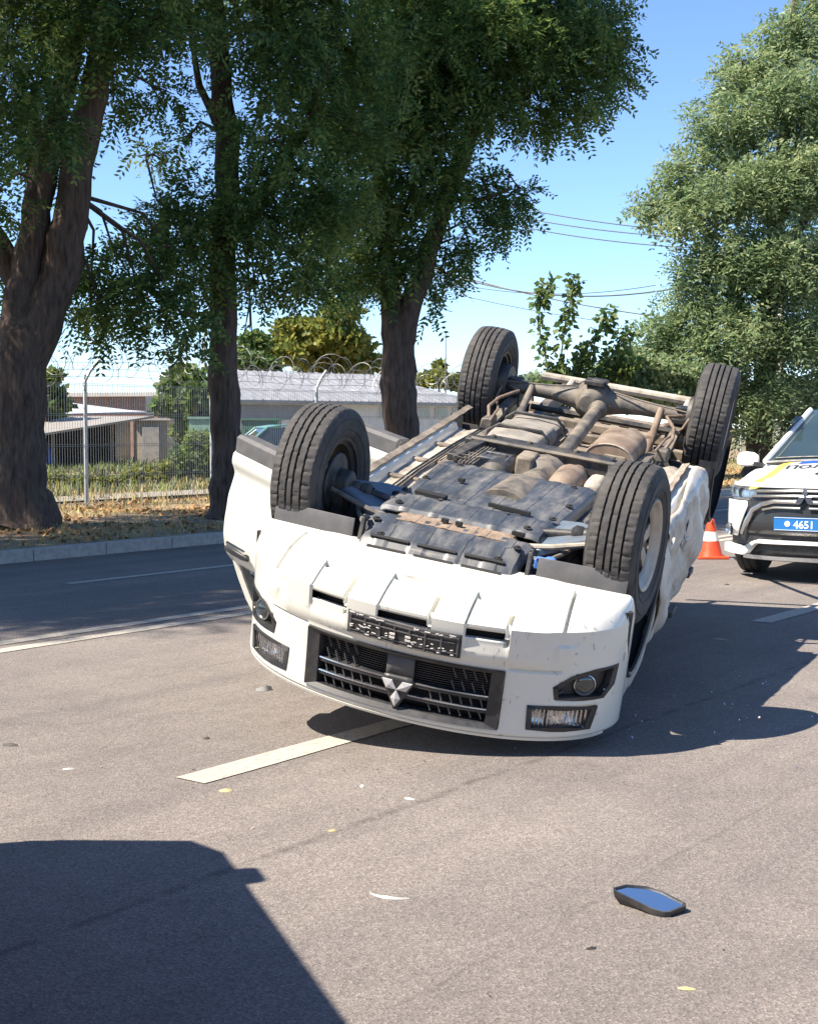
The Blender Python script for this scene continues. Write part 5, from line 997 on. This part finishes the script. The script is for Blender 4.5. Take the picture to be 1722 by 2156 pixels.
# fourth, pale crown on the right
Y4 = 36.0
lim4 = [([base(1602, Y4)] + path([(1602, 900), (1610, 780), (1622, 600), (1640, 400), (1660, 200), (1680, -100)], Y4), [.34, .30, .27, .22, .17, .12, .05]),
        (path([(1612, 740), (1540, 600), (1480, 480)], Y4), [.14, .09, .04]), (path([(1625, 580), (1720, 420), (1790, 250)], Y4), [.14, .09, .04]), (path([(1630, 500), (1570, 330), (1540, 200)], Y4), [.10, .07, .03])]
cl4 = [pc(1700, 70, Y4, 75), pc(1620, 140, Y4, 70), pc(1545, 170, Y4, 55), pc(1680, 200, Y4 - .8, 100), pc(1560, 260, Y4 - .5, 80), pc(1500, 320, Y4, 60), pc(1440, 380, Y4, 52), pc(1390, 430, Y4, 45), pc(1460, 450, Y4 - .6, 75), pc(1560, 400, Y4 - 1, 95), pc(1670, 380, Y4 - 1, 120), pc(1560, 540, Y4 - .8, 95), pc(1470, 550, Y4 - .2, 58), pc(1650, 560, Y4 - 1, 110), pc(1500, 640, Y4 - .4, 70), pc(1420, 690, Y4, 62), pc(1380, 770, Y4 + .2, 60), pc(1470, 760, Y4 - .5, 80), pc(1560, 700, Y4 - .9, 90), pc(1590, 800, Y4 - .6, 70), pc(1680, 700, Y4 - .8, 100), pc(1690, 820, Y4 - .4, 60), pc(1350, 800, Y4 + .4, 48), pc(1330, 740, Y4 + .4, 34), pc(1390, 700, Y4, 50), pc(1440, 620, Y4, 50), pc(1350, 430, Y4, 28), pc(1420, 340, Y4, 36), pc(1480, 240, Y4, 40), pc(1640, 60, Y4, 45), pc(1560, 120, Y4, 36), pc(1760, 300, Y4, 120), pc(1780, 560, Y4, 120), pc(1800, 760, Y4, 90), pc(1740, -20, Y4, 70), pc(1660, 860, Y4, 40), pc(1530, 850, Y4, 45), pc(1640, 830, Y4 - 1.2, 45), pc(1700, 890, Y4 - .6, 40), pc(1560, 890, Y4 - .6, 34), pc(1600, 860, Y4 - 1.3, 36), pc(1740, 940, Y4 - .4, 40), pc(1500, 800, Y4 - .8, 60), pc(1630, 910, Y4 - .9, 22)]
tree('broadleaf_tree', 'tall pale olive-green tree filling the right side behind the police car', lim4, cl4, leaf_cloud(cl4, 17000, 4, .46, .15, .056, 4, .35, 1.8), M['leaf_pale'], 'row of trees on the verge')
# trees of the same row that stand left of the picture and shade the far lane
def mean_tree(seed, lean=0):
    rr = random.Random(seed); b = (0, 0, .05)
    lim = [([b, (.05, 0, 2), (.1, .1, 4), (0, .2, 6.5), (.2, .1, 9.5), (.3, 0, 12.5)], [.36, .30, .28, .2, .13, .04]), ([(.05, 0, 3.5), (1.2, .6, 6), (2, 1, 9)], [.16, .1, .03]), ([(.0, 0, 3.8), (-1.3, -.5, 6), (-2.2, -.9, 8.5)], [.16, .1, .03])]
    cl = crown_top(0, 0, 4.2, 13.6, 3.5, 52, seed); return lim, cl
lim, cl = mean_tree(21)
lv = leaf_cloud(cl, 15000, 21, .34, .09, .038, 6, .2, 1.7)
t0 = tree('locust_tree', 'leafy locust tree left of the picture, casting shade on the far lane', lim, cl, lv, M['leaf_dark'], 'row of trees on the verge')
spots = [rd(5.2, 14.9), rd(3.0, 14.6), rd(-1.2, 14.5), rd(-5.4, 14.6), rd(-9.6, 14.5)]
for i, p in enumerate(spots):
    o = t0 if i == 0 else dup(t0)
    o.location = (p.x, p.y, .1); o.rotation_euler = (0, 0, 1.3 * i); o['label'] = ['nearest', 'second', 'third', 'fourth', 'farthest'][i] + ' locust tree of the row left of the picture, shading the far lane'
# further trees of the row behind the police car, beyond the fourth
for i, p in enumerate((rd(44, 14.8), rd(52, 15.4))):
    o = dup(t0); o.location = (p.x, p.y, .1); o.rotation_euler = (0, 0, 2.2 * i + .4); o['label'] = ('tree beyond the olive one at the right edge', 'farthest tree of the row at the right edge')[i]
# big-leaved sapling and shrubs
def stem_shrub(name, label, stems, Y, leaf, m, seed, per=70, cat='shrub', group=None, rad=.05):
    rg = np.random.default_rng(seed); p0 = base(stems[0][0][0], Y); e = empty(name, p0); tag(e, label, cat, group); inv = -Vector(p0); V = []; mb = MB()
    for st in stems:
        P = [Vector(q) + inv for q in path(st, Y + rg.uniform(-.4, .4))]; mb.tube([Vector((P[0].x * .5, 0, 0))] + P, [.03] + [.025 - .018 * i / len(P) for i in range(len(P))], 6)
        for k in range(per):
            t = rg.uniform(.05, 1) * (len(P) - 1); i = min(int(t), len(P) - 2); q = P[i].lerp(P[i + 1], t - i); u = norm(rg.normal(size=(1, 3)))[0]; q = np.array(q) + u * rad * rg.uniform(.2, 1.6); ee = norm((u * .8 + np.array([0, 0, -.45]) + rg.normal(size=3) * .3)[None])[0]; s = norm(np.cross(ee, rg.normal(size=3))[None])[0]; z = leaf * rg.uniform(.6, 1.3)
            V.append([q, q + ee * z * .35 - s * z * .42, q + ee * z, q + ee * z * .35 + s * z * .42])
    mb.build('stem', M['bark'], e, ang=60); np_quads('foliage', np.array(V).reshape(-1, 3), m, e); return e
stem_shrub('sapling', 'big-leaved sapling with upright shoots rising behind the rear axle', [[(1200, 860), (1150, 760), (1132, 680), (1140, 620), (1160, 590)], [(1210, 860), (1180, 760), (1190, 680), (1205, 620), (1213, 588)], [(1225, 860), (1210, 800), (1240, 720), (1275, 680), (1285, 655)], [(1240, 860), (1260, 790), (1300, 730), (1330, 690)], [(1215, 860), (1200, 810), (1220, 770), (1240, 740)], [(1190, 860), (1165, 810), (1170, 780)], [(1260, 860), (1300, 800), (1340, 760)]], 33.5, .16, M['leaf_mid'], 3, 300, rad=.14)
shr = [pc(1150, 805, 34.1, 30), pc(1330, 760, 34.4, 40), pc(1390, 780, 34.4, 50), pc(1450, 790, 34.5, 45), pc(1290, 770, 34.0, 30), pc(1230, 810, 34.1, 40), pc(1290, 800, 34.1, 45), pc(1340, 820, 34.2, 40), pc(1180, 830, 34.0, 28), pc(1400, 840, 34.4, 45), pc(1460, 850, 34.6, 45)]
tree('shrub', 'bushy green hedge shrub behind the rear axle of the truck', [([tuple(at(1280, 900, 34.1))[:2] + (.05,), tuple(at(1280, 830, 34.1))], [.05, .02])], shr, simple_leaves(shr, 11000, 31, .13, .6), M['leaf_pale'], None, .012, 'shrub')
# background trees beyond the buildings
def bgtree(name, label, spots_, Y, m, n, size, seed, group='trees beyond the fence'):
    cl = [pc(x, y, Y + random.Random(seed + i).uniform(-2, 2), r) for i, (x, y, r) in enumerate(spots_)]; b = at(spots_[0][0], 900, Y); lim = [([(b.x, b.y, 0), (b.x, b.y, cl[0][2])], [.3, .1])]
    return tree(name, label, lim, cl, simple_leaves(cl, n, seed, size, .7), m, group, .06)
bgtree('yellowing_tree', 'round yellow-green tree behind the grey roof between the trunks', [(690, 700, 60), (640, 700, 50), (600, 740, 45), (730, 720, 55), (720, 655, 40), (680, 760, 60), (610, 690, 36), (760, 760, 45), (570, 730, 30)], 85, M['leaf_yel'], 9000, .42, 41)
bgtree('green_tree', 'green tree between the slim trunk and the yellowing tree', [(535, 720, 34), (520, 760, 34), (560, 770, 30), (500, 780, 30)], 80, M['leaf_mid'], 3600, .36, 42)
bgtree('distant_tree', 'low yellow-green trees on the skyline left of the rear wheel', [(925, 795, 26), (890, 800, 22), (955, 805, 22), (925, 768, 14), (980, 800, 24), (1020, 800, 24), (1060, 800, 24)], 130, M['leaf_yel'], 4200, .5, 43)
bgtree('green_tree', 'leafy green bush-tree at the left behind the wire fence', [(100, 830, 34), (110, 790, 22), (95, 870, 36), (125, 850, 24), (60, 820, 40)], 48, M['leaf_mid'], 4200, .24, 44)
bgtree('creeper_tree', 'vine-covered green tree left of the slim trunk behind the fence', [(395, 800, 44), (380, 850, 40), (410, 880, 40), (365, 810, 30), (420, 830, 40), (400, 910, 36), (345, 850, 22), (440, 860, 30)], 44, M['leaf_mid'], 6500, .22, 45)
bgtree('distant_tree', 'green trees on the skyline behind the hedge right of the rear axle', [(1120, 800, 22), (1170, 800, 24), (1260, 790, 26), (1340, 790, 30), (1430, 800, 40), (1520, 800, 40), (1640, 820, 50), (1720, 830, 50)], 110, M['leaf_pale'], 6000, .5, 46)
for i, (sp, Y, lab, m) in enumerate(((((400, 960, 46), (425, 975, 44), (440, 945, 36), (375, 985, 34), (420, 925, 34)), 33, 'dense light-green bush behind the fence left of the slim trunk', 'leaf_mid'), (((300, 1000, 30), (330, 1005, 26), (270, 1008, 22), (350, 985, 20)), 32, 'low weedy green bush in front of the shed', 'leaf_yel'), (((215, 1015, 18), (240, 1015, 16), (150, 1020, 18), (180, 1012, 16), (120, 1010, 20)), 30, 'low weeds in front of the dark shed', 'leaf_yel'))):
    cl = [pc(x, y, Y, r) for x, y, r in sp]; b = at(sp[0][0], 1000, Y)
    tree('bush', lab, [([(b.x, b.y, .05), (b.x, b.y, .5)], [.04, .015])], cl, simple_leaves(cl, 5200, 60 + i, .10, .6), M[m], 'bushes behind the fence', .012, 'bush')
# ------------------------------------------------------------------ fence with razor wire
FB = 18.1; F = empty('wire_fence', rd(15.3, FB, .1)); tag(F, 'grey wire mesh fence with angled posts and razor wire coils behind the trees', 'fence')
galv = mat('galvanised steel', (0.42, 0.43, 0.43), 0.5, 0.5, var=0.12, scale=8); wire = mat('galvanised wire', (0.22, 0.23, 0.24), 0.45, 0.6, var=0.15)
def fl(a, b=0.0, z=0.0): return U * a + N * b + Vector((0, 0, z))
mb = MB(); mb.tube([(0, 0, -.1), (0, 0, 2.06), tuple(N * -.0 + U * .10 + Vector((0, 0, 2.22))), tuple(U * .30 + Vector((0, 0, 2.42))), tuple(U * .33 + Vector((0, 0, 2.38)))], .032, 8); p0_ = mb.build('post', galv, F)
AS = [2.9 * k for k in range(-2, 14)]
for i, a in enumerate(AS):
    o = p0_ if i == 0 else p0_.copy()
    if i: COL.objects.link(o); o.parent = F
    o.location = fl(a)
for i, a in enumerate(AS[:-1]):
    if i >= 6: break
    mb = MB(); n = 54
    for k in range(1, n):
        q = a + 2.9 * k / n; mb.bar(fl(q, 0, .05), fl(q, 0, 2.03), .0045, .0045, tuple(N))
    for z in (.06, .5, .53, 1.0, 1.03, 1.5, 1.53, 2.0, 2.03): mb.bar(fl(a, .004, z), fl(a + 2.9, .004, z), .006, .006)
    o = mb.build('mesh_panel', wire, F, ang=0, fix=False)
mb = MB()
for z, d in ((2.14, .05), (2.26, .16), (2.38, .27)): mb.tube([fl(a + d, 0, z + .02 * math.sin(a * 2)) for a in lin(-5.8, 37, 60)], .004, 4)
mb.build('strand_wire', wire, F)
rr = random.Random(4)
for cz, ph_ in ((2.46, 0.0), (2.30, 1.7)):
    mb = MB(); pts = []; turns = 105; n = turns * 14
    for k in range(n):
        t = k / 14; ang_ = 2 * math.pi * t + ph_; r = .24 + .05 * math.sin(t * 1.7) + .03 * math.sin(t * .61); pts.append(fl(-5.8 + 42 * k / n + .16 * math.sin(ang_ * .5 + t), r * math.cos(ang_) + .1 * (ph_ > 0), cz + .95 * r * math.sin(ang_) + .05 * math.sin(t * .9)))
    mb.tube(pts, .0055, 4); mb.build('razor_coil', wire, F, ang=0, fix=False)

# ------------------------------------------------------------------ buildings behind the fence
def block(name, A, B, z0, z1, depth, m, parent, inv):
    """wall box between two ground points A-B (front face), going back by depth"""
    A, B = Vector(A), Vector(B); d = (B - A); d.z = 0; n = Vector((-d.y, d.x, 0)).normalized()
    if n.y < 0: n = -n
    P = [A, B, B + n * depth, A + n * depth]; mb = MB(); mb.add([Vector((p.x, p.y, z)) + inv for z in (z0, z1) for p in P], [(3, 2, 1, 0), (4, 5, 6, 7), (0, 1, 5, 4), (1, 2, 6, 5), (2, 3, 7, 6), (3, 0, 4, 7)]); return mb.build(name, m, parent, ang=0)
roofm = mat('grey sheet roof', (0.30, 0.31, 0.33), 0.5, 0.2, var=0.15, scale=1.2, stretch=(3, 1, 1), dirt=(0.2, 0.19, 0.18), dscale=1.5, damt=0.5)
whitew = mat('white render wall', (0.72, 0.71, 0.69), 0.8, var=0.06, scale=2); eave_shade = mat('eave shade grey', (0.22, 0.25, 0.30), 0.7, var=0.1, scale=2)
A = at(505, 900, 52); B = at(990, 900, 60); A.z = B.z = 0
W = empty('white_building', A); tag(W, 'long low white building with a grey hipped roof behind the trees', 'building'); inv = -A
zc = at(700, 850, 55).z; block('wall', A, B, 0, zc, 7, whitew, W, inv)
d = (B - A).normalized(); n = Vector((-d.y, d.x, 0)); L = (B - A).length; e = .35; zr = at(700, 783, 58).z
P = [A - d * e - n * e, B + d * e - n * e, B + d * e + n * (7 + e), A - d * e + n * (7 + e)]; r0 = A + d * 2.2 + n * 3.5; r1 = B - d * 2.2 + n * 3.5
mb = MB(); mb.add([Vector((p.x, p.y, zc - .02)) + inv for p in P] + [Vector((p.x, p.y, zc + .10)) + inv for p in P] + [Vector((r0.x, r0.y, zr)) + inv, Vector((r1.x, r1.y, zr)) + inv], [(3, 2, 1, 0), (0, 1, 5, 4), (1, 2, 6, 5), (2, 3, 7, 6), (3, 0, 4, 7), (4, 5, 9, 8), (5, 6, 9), (6, 7, 8, 9), (7, 4, 8)]); rf = mb.build('roof', roofm, W, ang=0)
mb = MB()
for k in range(1, 30):
    a_ = A + d * (L * k / 30) - n * e; t = min(1, min(k / 30 * L, L - k / 30 * L) / 2.2); b_ = A + d * (L * k / 30) + n * (-e + (3.5 + e) * t)
    mb.bar(Vector((a_.x, a_.y, zc + .11)) + inv, Vector((b_.x, b_.y, zc + .11 + (zr - zc - .10) * t)) + inv, .05, .05)
mb.build('roof_seam', roofm, rf, ang=0)
mb = MB(); q0 = A + d * .0 - n * .02; mb.bar(Vector((q0.x, q0.y, zc - .35)) + inv, Vector((q0.x, q0.y, zc - .35)) + inv + d * (L * .32), .03, .55); mb.build('eave_shade_band', eave_shade, W, ang=0)  # grey band paints the shade under the eave onto the upper wall
for k in range(5):
    c = A + d * (L * (.60 + .085 * k)) - n * .02 + Vector((0, 0, zc - .33)); mb = MB(); m3 = Matrix((d, n, Vector((0, 0, 1)))).transposed(); mb.box(c + inv, (.70, .10, .42), m3); o = mb.build('window', mat('frame white', (0.6, 0.6, 0.6), 0.6) if k == 0 else bpy.data.materials['frame white'], W, ang=0)
    mb = MB(); mb.box(c + inv - n * .04, (.60, .04, .32), m3); mb.build('pane', M['glass'], o, ang=0)
c = A + d * (L * .915) - n * .15; mb = MB(); mb.box(c + inv + Vector((0, 0, 1.35)), (.5, .2, .45), Matrix((d, n, Vector((0, 0, 1)))).transposed()); mb.build('red_sign', mat('red sign', (0.6, 0.05, 0.04), 0.5), W, bevel=.02)
# brick building and sheds at the left
brick = bpy.data.materials.new('brickwork'); brick.use_nodes = True; bt = brick.node_tree; bn = bt.nodes.new('ShaderNodeTexBrick'); bn.inputs['Color1'].default_value = (.22, .10, .065, 1); bn.inputs['Color2'].default_value = (.30, .15, .09, 1); bn.inputs['Mortar'].default_value = (.30, .26, .22, 1); bn.inputs['Scale'].default_value = 4.0
tcn = bt.nodes.new('ShaderNodeTexCoord'); mpn = bt.nodes.new('ShaderNodeMapping'); mpn.inputs['Rotation'].default_value = (math.radians(90), 0, 0); bt.links.new(tcn.outputs['Object'], mpn.inputs['Vector']); bt.links.new(mpn.outputs[0], bn.inputs['Vector']); bt.links.new(bn.outputs[0], bt.nodes['Principled BSDF'].inputs['Base Color'])
A = at(60, 900, 56); B = at(425, 900, 54); A.z = B.z = 0; K = empty('brick_building', A); tag(K, 'flat-roofed red brick building behind the fence at the left', 'building'); inv = -A
zt = at(240, 835, 55).z; block('wall', A, B, 0, zt, 8, brick, K, inv); conc = mat('concrete slab', (0.40, 0.38, 0.35), 0.8, var=0.12)
d = (B - A).normalized(); block('roof_slab', A - d * .3 + Vector((0, -.35, 0)), B + d * .3 + Vector((0, -.35, 0)), zt + .003, zt + .16, 8.6, conc, K, inv)
mb = MB(); c = at(318, 855, 54.2); m3 = Matrix((d, Vector((-d.y, d.x, 0)), Vector((0, 0, 1)))).transposed(); mb.box(c + inv, (.36, .2, .75), m3); o = mb.build('window', M['grey'], K, ang=0); mb = MB(); mb.box(c + inv + Vector((0, -.09, 0)), (.26, .05, .6), m3); mb.build('pane', M['glass'], o, ang=0)
A = at(283, 900, 50); B = at(352, 900, 50); A.z = B.z = 0; K2 = empty('concrete_outhouse', A); tag(K2, 'small weathered concrete outhouse beside the dark shed', 'outhouse'); inv = -A
plas = mat('weathered plaster', (0.36, 0.33, 0.27), 0.9, var=0.2, scale=1.2, dirt=(0.2, 0.17, 0.12), dscale=1.5, damt=0.7); zt = at(315, 885, 50).z
block('wall', A, B, 0, zt, 3, plas, K2, inv); block('roof_slab', A + Vector((-.15, -.2, 0)), B + Vector((.15, -.2, 0)), zt + .003, zt + .09, 3.4, conc, K2, inv)
mb = MB(); c = at(318, 925, 49.9); c.z = .75; mb.box(c + inv, (.6, .06, 1.3)); mb.build('door', mat('old grey door', (0.26, 0.25, 0.23), 0.8, var=0.2), K2, bevel=.01)
A = at(40, 900, 43); B = at(288, 900, 47); A.z = B.z = 0; S = empty('open_shed', A); tag(S, 'dark open shed with a slanting sheet-metal roof at the left', 'shed'); inv = -A
zl, zrr = at(80, 921, 43.5).z, at(288, 882, 47).z
tin = mat('pale tin roof', (0.30, 0.28, 0.25), 0.6, 0.2, var=0.15, scale=2, dirt=(0.25, 0.2, 0.14), dscale=2, damt=0.5); d = (B - A).normalized(); n = Vector((-d.y, d.x, 0))
mb = MB(); e0, e1 = A - d * .5 - n * .5, B + d * .3 - n * .5; 
def zroof(p): t = (p - A).dot(d) / (B - A).length; return zl + (zrr - zl) * t
q = [e0, e1, e1 + n * 4, e0 + n * 4]; mb.add([Vector((p.x, p.y, zroof(p) + h)) + inv for h in (0, .07) for p in q], [(3, 2, 1, 0), (4, 5, 6, 7), (0, 1, 5, 4), (1, 2, 6, 5), (2, 3, 7, 6), (3, 0, 4, 7)]); mb.build('roof', tin, S, ang=0)
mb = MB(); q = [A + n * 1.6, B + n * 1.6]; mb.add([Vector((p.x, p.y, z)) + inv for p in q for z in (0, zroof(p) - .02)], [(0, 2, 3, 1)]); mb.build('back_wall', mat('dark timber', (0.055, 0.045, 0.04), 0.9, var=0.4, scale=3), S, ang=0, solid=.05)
for k, t in enumerate((.02, .27, .52, .77, .985)):
    p = A.lerp(B, t); mb = MB(); mb.bar(Vector((p.x, p.y, 0)) + inv, Vector((p.x, p.y, zroof(p) - .01)) + inv, .09, .09, (0, 1, 0)); mb.build('post', mat('shed post', (0.24, 0.20, 0.16), 0.85) if k == 0 else bpy.data.materials['shed post'], S)
for k in range(11):
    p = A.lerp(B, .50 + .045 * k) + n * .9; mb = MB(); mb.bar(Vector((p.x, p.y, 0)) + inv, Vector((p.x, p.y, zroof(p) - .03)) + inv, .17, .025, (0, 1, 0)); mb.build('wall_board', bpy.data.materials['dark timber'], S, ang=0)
for i, (t, m_, col, lab) in enumerate(((.36, .75, (0.03, 0.12, 0.5), 'blue tarpaulin bundle stored in the dark shed'), (.20, .6, (0.16, 0.13, 0.17), 'dull mauve bundle stored in the dark shed'))):
    p = A.lerp(B, t) + n * 1.0; mb = MB(); mb.lathe([(.30, 0), (.38, .2), (.33, m_ * .8), (.2, m_), (.01, m_ * 1.05)], (0, 0, 0), (0, 0, 1), 12, lambda j, k: .05 * math.sin(k * 2.3 + j)); o = mb.build('tarpaulin_bundle', mat('bundle%d' % i, col, 0.6, var=0.2), None, ang=60); o.location = p; tag(o, lab, 'bundle')
A = at(120, 900, 50); B = at(275, 900, 51); A.z = B.z = 0; T2 = empty('lean_to', A); tag(T2, 'low lean-to with a white tapering roof in front of the brick building', 'shed'); inv = -A
z0, z1, zz_ = at(130, 842, 50).z, at(275, 868, 51).z, at(200, 872, 50).z
block('wall', A, B, 0, zz_ - .1, 2.5, plas, T2, inv); mb = MB(); d = (B - A).normalized(); n = Vector((-d.y, d.x, 0)); q = [A - n * .3, B - n * .3 + d * .5, B + n * 2.6 + d * .5, A + n * 2.6]
zs_ = [zz_ - .05, z1 - .02, z1 + .05, z0]; mb.add([Vector((p.x, p.y, z + h)) + inv for h in (0, .06) for p, z in zip(q, zs_)], [(3, 2, 1, 0), (4, 5, 6, 7), (0, 1, 5, 4), (1, 2, 6, 5), (2, 3, 7, 6), (3, 0, 4, 7)]); mb.build('roof', mat('white sheet roof', (0.48, 0.48, 0.49), 0.6, var=0.1), T2, ang=0)
# green containers
grn = mat('green container paint', (0.05, 0.14, 0.10), 0.5, var=0.15, scale=2, dirt=(0.12, 0.14, 0.1), dscale=3, damt=0.5); grn2 = mat('faded green paint', (0.16, 0.28, 0.22), 0.6, var=0.1)
def container(x0, x1, ytop, Y, m, label):
    A, B = at(x0, 900, Y), at(x1, 900, Y); A.z = B.z = 0; c = empty('green_container', A); tag(c, label, 'container', 'green containers behind the fence'); inv = -A; zt = at((x0 + x1) / 2, ytop, Y).z
    block('body', A, B, .12, zt, 1.3, m, c, inv); block('lid', A + Vector((-.05, -.05, 0)), B + Vector((.05, -.05, 0)), zt + .003, zt + .07, 1.4, m, c, inv)
    w_ = (B - A).length
    for k in range(5): mb = MB(); mb.box((w_ * (k + .5) / 5, -.03, zt * .5), (.06, .05, zt * .7)); mb.build('rib', m, c, ang=0)
    mb = MB(); mb.box((.08, .6, .06), (.12, 1.1, .12)); mb.box((w_ - .08, .6, .06), (.12, 1.1, .12)); mb.build('foot', M['black'], c)
container(508, 585, 885, 42, grn, 'dark green container just right of the slim trunk'); container(398, 468, 882, 40, grn2, 'faded green container just left of the slim trunk')
# a parked car behind the fence, mostly hidden by the open door
PV = empty('parked_car', at(610, 940, 36)); PV.location.z = .1; PV.rotation_euler = (0, 0, math.radians(20)); tag(PV, 'old teal car parked behind the fence, seen above the open door', 'car')
teal = mat('faded teal paint', (0.12, 0.30, 0.30), 0.4, var=0.08, coat=0.3)
def cs(x, hw, zb, zs, zr, rw): P = [(hw, zb), (hw, zs), (rw, zr)]; return [Vector((x, y, z)) for y, z in P] + [Vector((x, -y, z)) for y, z in reversed(P)]
mb = MB(); mb.loft([cs(x, hw, .28, z, z + .02, hw * .9) for x, hw, z in ((-1.95, .70, .68), (-1.8, .78, .80), (-.6, .80, .82), (.8, .80, .82), (1.8, .78, .80), (1.95, .70, .66))]); mb.build('body', teal, PV, bevel=.03)
mb = MB(); mb.loft([[Vector((x, s * .60, z)) for s in (1, -1)] + [Vector((x, s * .60, z + .035)) for s in (-1, 1)] for x, z in ((-.75, 1.28), (-.4, 1.33), (.5, 1.33), (.85, 1.28))]); mb.build('roof', teal, PV, bevel=.01)
for s in (1, -1):
    mb = MB(); mb.tube([(-1.35, s * .74, .82), (-.75, s * .60, 1.29)], .03, 6); mb.tube([(.02, s * .75, .82), (.0, s * .61, 1.32)], .03, 6); mb.tube([(1.30, s * .74, .82), (.85, s * .60, 1.29)], .03, 6); mb.build('pillar', teal, PV)
    mb = MB(); mb.add([(-1.25, s * .73, .84), (1.22, s * .73, .84), (.80, s * .605, 1.28), (-.72, s * .605, 1.28)], [(0, 1, 2, 3)]); mb.build('side_window', M['glass'], PV, ang=0)
for x0, x1 in ((-1.3, -.74), (1.27, .84)): mb = MB(); mb.add([(x0, -.70, .84), (x0, .70, .84), (x1, .57, 1.28), (x1, -.57, 1.28)], [(0, 1, 2, 3)]); mb.build('windscreen', M['glass'], PV, ang=0)
for x in (-1.2, 1.2):
    for s in (1, -1): mb = MB(); mb.lathe([(.12, -.08), (.28, -.08), (.30, -.06), (.30, .06), (.28, .08), (.12, .08)], (x, s * .72, .30), (0, 1, 0), 20, cap=True); mb.build('wheel', M['rubber'], PV, ang=40)
# ------------------------------------------------------------------ overhead wires, poles, mast
polem = mat('concrete pole', (0.42, 0.40, 0.37), 0.85, var=0.1)
def pole(name, p, h, label, cat='pole', r=.13):
    e = empty(name, (p.x, p.y, 0)); tag(e, label, cat); mb = MB(); mb.tube([(0, 0, -.1), (0, 0, h)], [r, r * .6], 10); mb.build('shaft', polem, e, ang=60); mb = MB(); mb.box((0, 0, h - .5), (1.5, .1, .1)); mb.build('crossarm', M['steel_dk'], e); return e
pL = at(842, 900, 62); pR = at(1640, 900, 48)
pole('utility_pole', pL, 10.5, 'concrete utility pole hidden in the crown of the third tree'); pole('utility_pole', pR, 9.6, 'concrete utility pole inside the olive-green tree')
wm = mat('black cable', (0.02, 0.02, 0.022), 0.5)
def cable(a, b, sag, label, r=.016):
    mb = MB(); mb.tube([a.lerp(b, t) + Vector((0, 0, -sag * 4 * t * (1 - t))) for t in lin(0, 1, 24)], r, 5); tag(mb.build('overhead_cable', wm, None), label, 'cable', 'overhead cables')
for y0, y1, lab in ((415, 478, 'topmost overhead cable between the trees'), (436, 490, 'second overhead cable from the top'), (455, 512, 'third overhead cable from the top')):
    cable(at(1000, y0, 58), at(1520, y1 + 12, 50), .25, lab, .02)
cable(at(860, 545, 60), at(1560, 575, 50), 1.15, 'sagging overhead cable above the rear axle', .028)
cable(at(900, 560, 60), at(1420, 670, 52), .25, 'overhead cable slanting down to the right above the sapling', .024); cable(at(860, 570, 60), at(1380, 600, 52), .6, 'thin overhead cable just below the sagging one', .015); cable(at(880, 598, 60), at(1300, 680, 52), .15, 'lowest thin overhead cable above the rear wheel', .014)
mp_ = at(938, 900, 125); e = empty('lattice_mast', (mp_.x, mp_.y, 0)); tag(e, 'thin distant mast on the skyline left of the rear wheel', 'mast'); hm = at(938, 700, 125).z
mb = MB(); mb.tube([(0, 0, 0), (0, 0, hm)], [.10, .04], 6); mb.build('pole', M['steel'], e); mb = MB(); mb.box((0, 0, hm * .6), (.5, .1, .1)); mb.build('crossarm', M['steel'], e)
lp = at(432, 900, 70); e = empty('lamp_post', (lp.x, lp.y, 0)); tag(e, 'thin pale lamp post left of the slim trunk', 'lamp post'); hm = at(432, 655, 70).z
mb = MB(); mb.tube([(0, 0, 0), (0, 0, hm)], [.07, .05], 8); mb.build('post', polem, e); mb = MB(); mb.box((.25, 0, hm), (.5, .12, .08)); mb.build('lamp_head', polem, e, bevel=.02)
# ------------------------------------------------------------------ rescue van standing left of the camera; only its shadow shows
V = empty('rescue_van', (-2.53, 3.22, 0), math.radians(109.3)); tag(V, 'flat-fronted rescue van standing left of the picture whose shadow falls on the road', 'van')
vm = mat('van paint', (0.55, 0.06, 0.05), 0.3, var=0.03, coat=0.6)
def vs_(x, zr, rw, hw=.95): P = [(hw, .35), (hw, 1.05), (rw, zr - .10), (rw - .10, zr)]; return [Vector((x, y, z)) for y, z in P] + [Vector((x, -y, z)) for y, z in reversed(P)]
mb = MB(); mb.loft([vs_(1.02, 1.10, .88, .88), vs_(.98, 1.25, .90, .92), vs_(.80, 1.90, .84), vs_(.62, 1.98, .86), vs_(-3.3, 1.98, .86), vs_(-3.5, 1.9, .84)]); mb.build('body', vm, V, ang=30)
mb = MB(); mb.add([(.985, -.80, 1.28), (.985, .80, 1.28), (.83, .74, 1.82), (.83, -.74, 1.82)], [(0, 1, 2, 3)]); mb.build('windscreen', M['glass'], V, ang=0, solid=-.01)
for s in (1, -1):
    mb = MB(); mb.box((.36, s * .925, 1.72), (.16, .08, .26)); mb.bar((.36, s * .84, 1.68), (.36, s * .95, 1.70), .05, .05); mb.build('wing_mirror', M['black'], V, bevel=.03)
    for x in (.35, -2.4): mb = MB(); mb.lathe([(.15, -.1), (.32, -.1), (.34, -.07), (.34, .07), (.32, .1), (.15, .1)], (x, s * .86, .34), (0, 1, 0), 24, cap=True); mb.build('wheel', M['rubber'], V, ang=40)
mb = MB(); mb.box((.25, .2, 2.06), (.22, .8, .12)); mb.build('light_bar', bpy.data.materials['blue beacon'], V, bevel=.03)
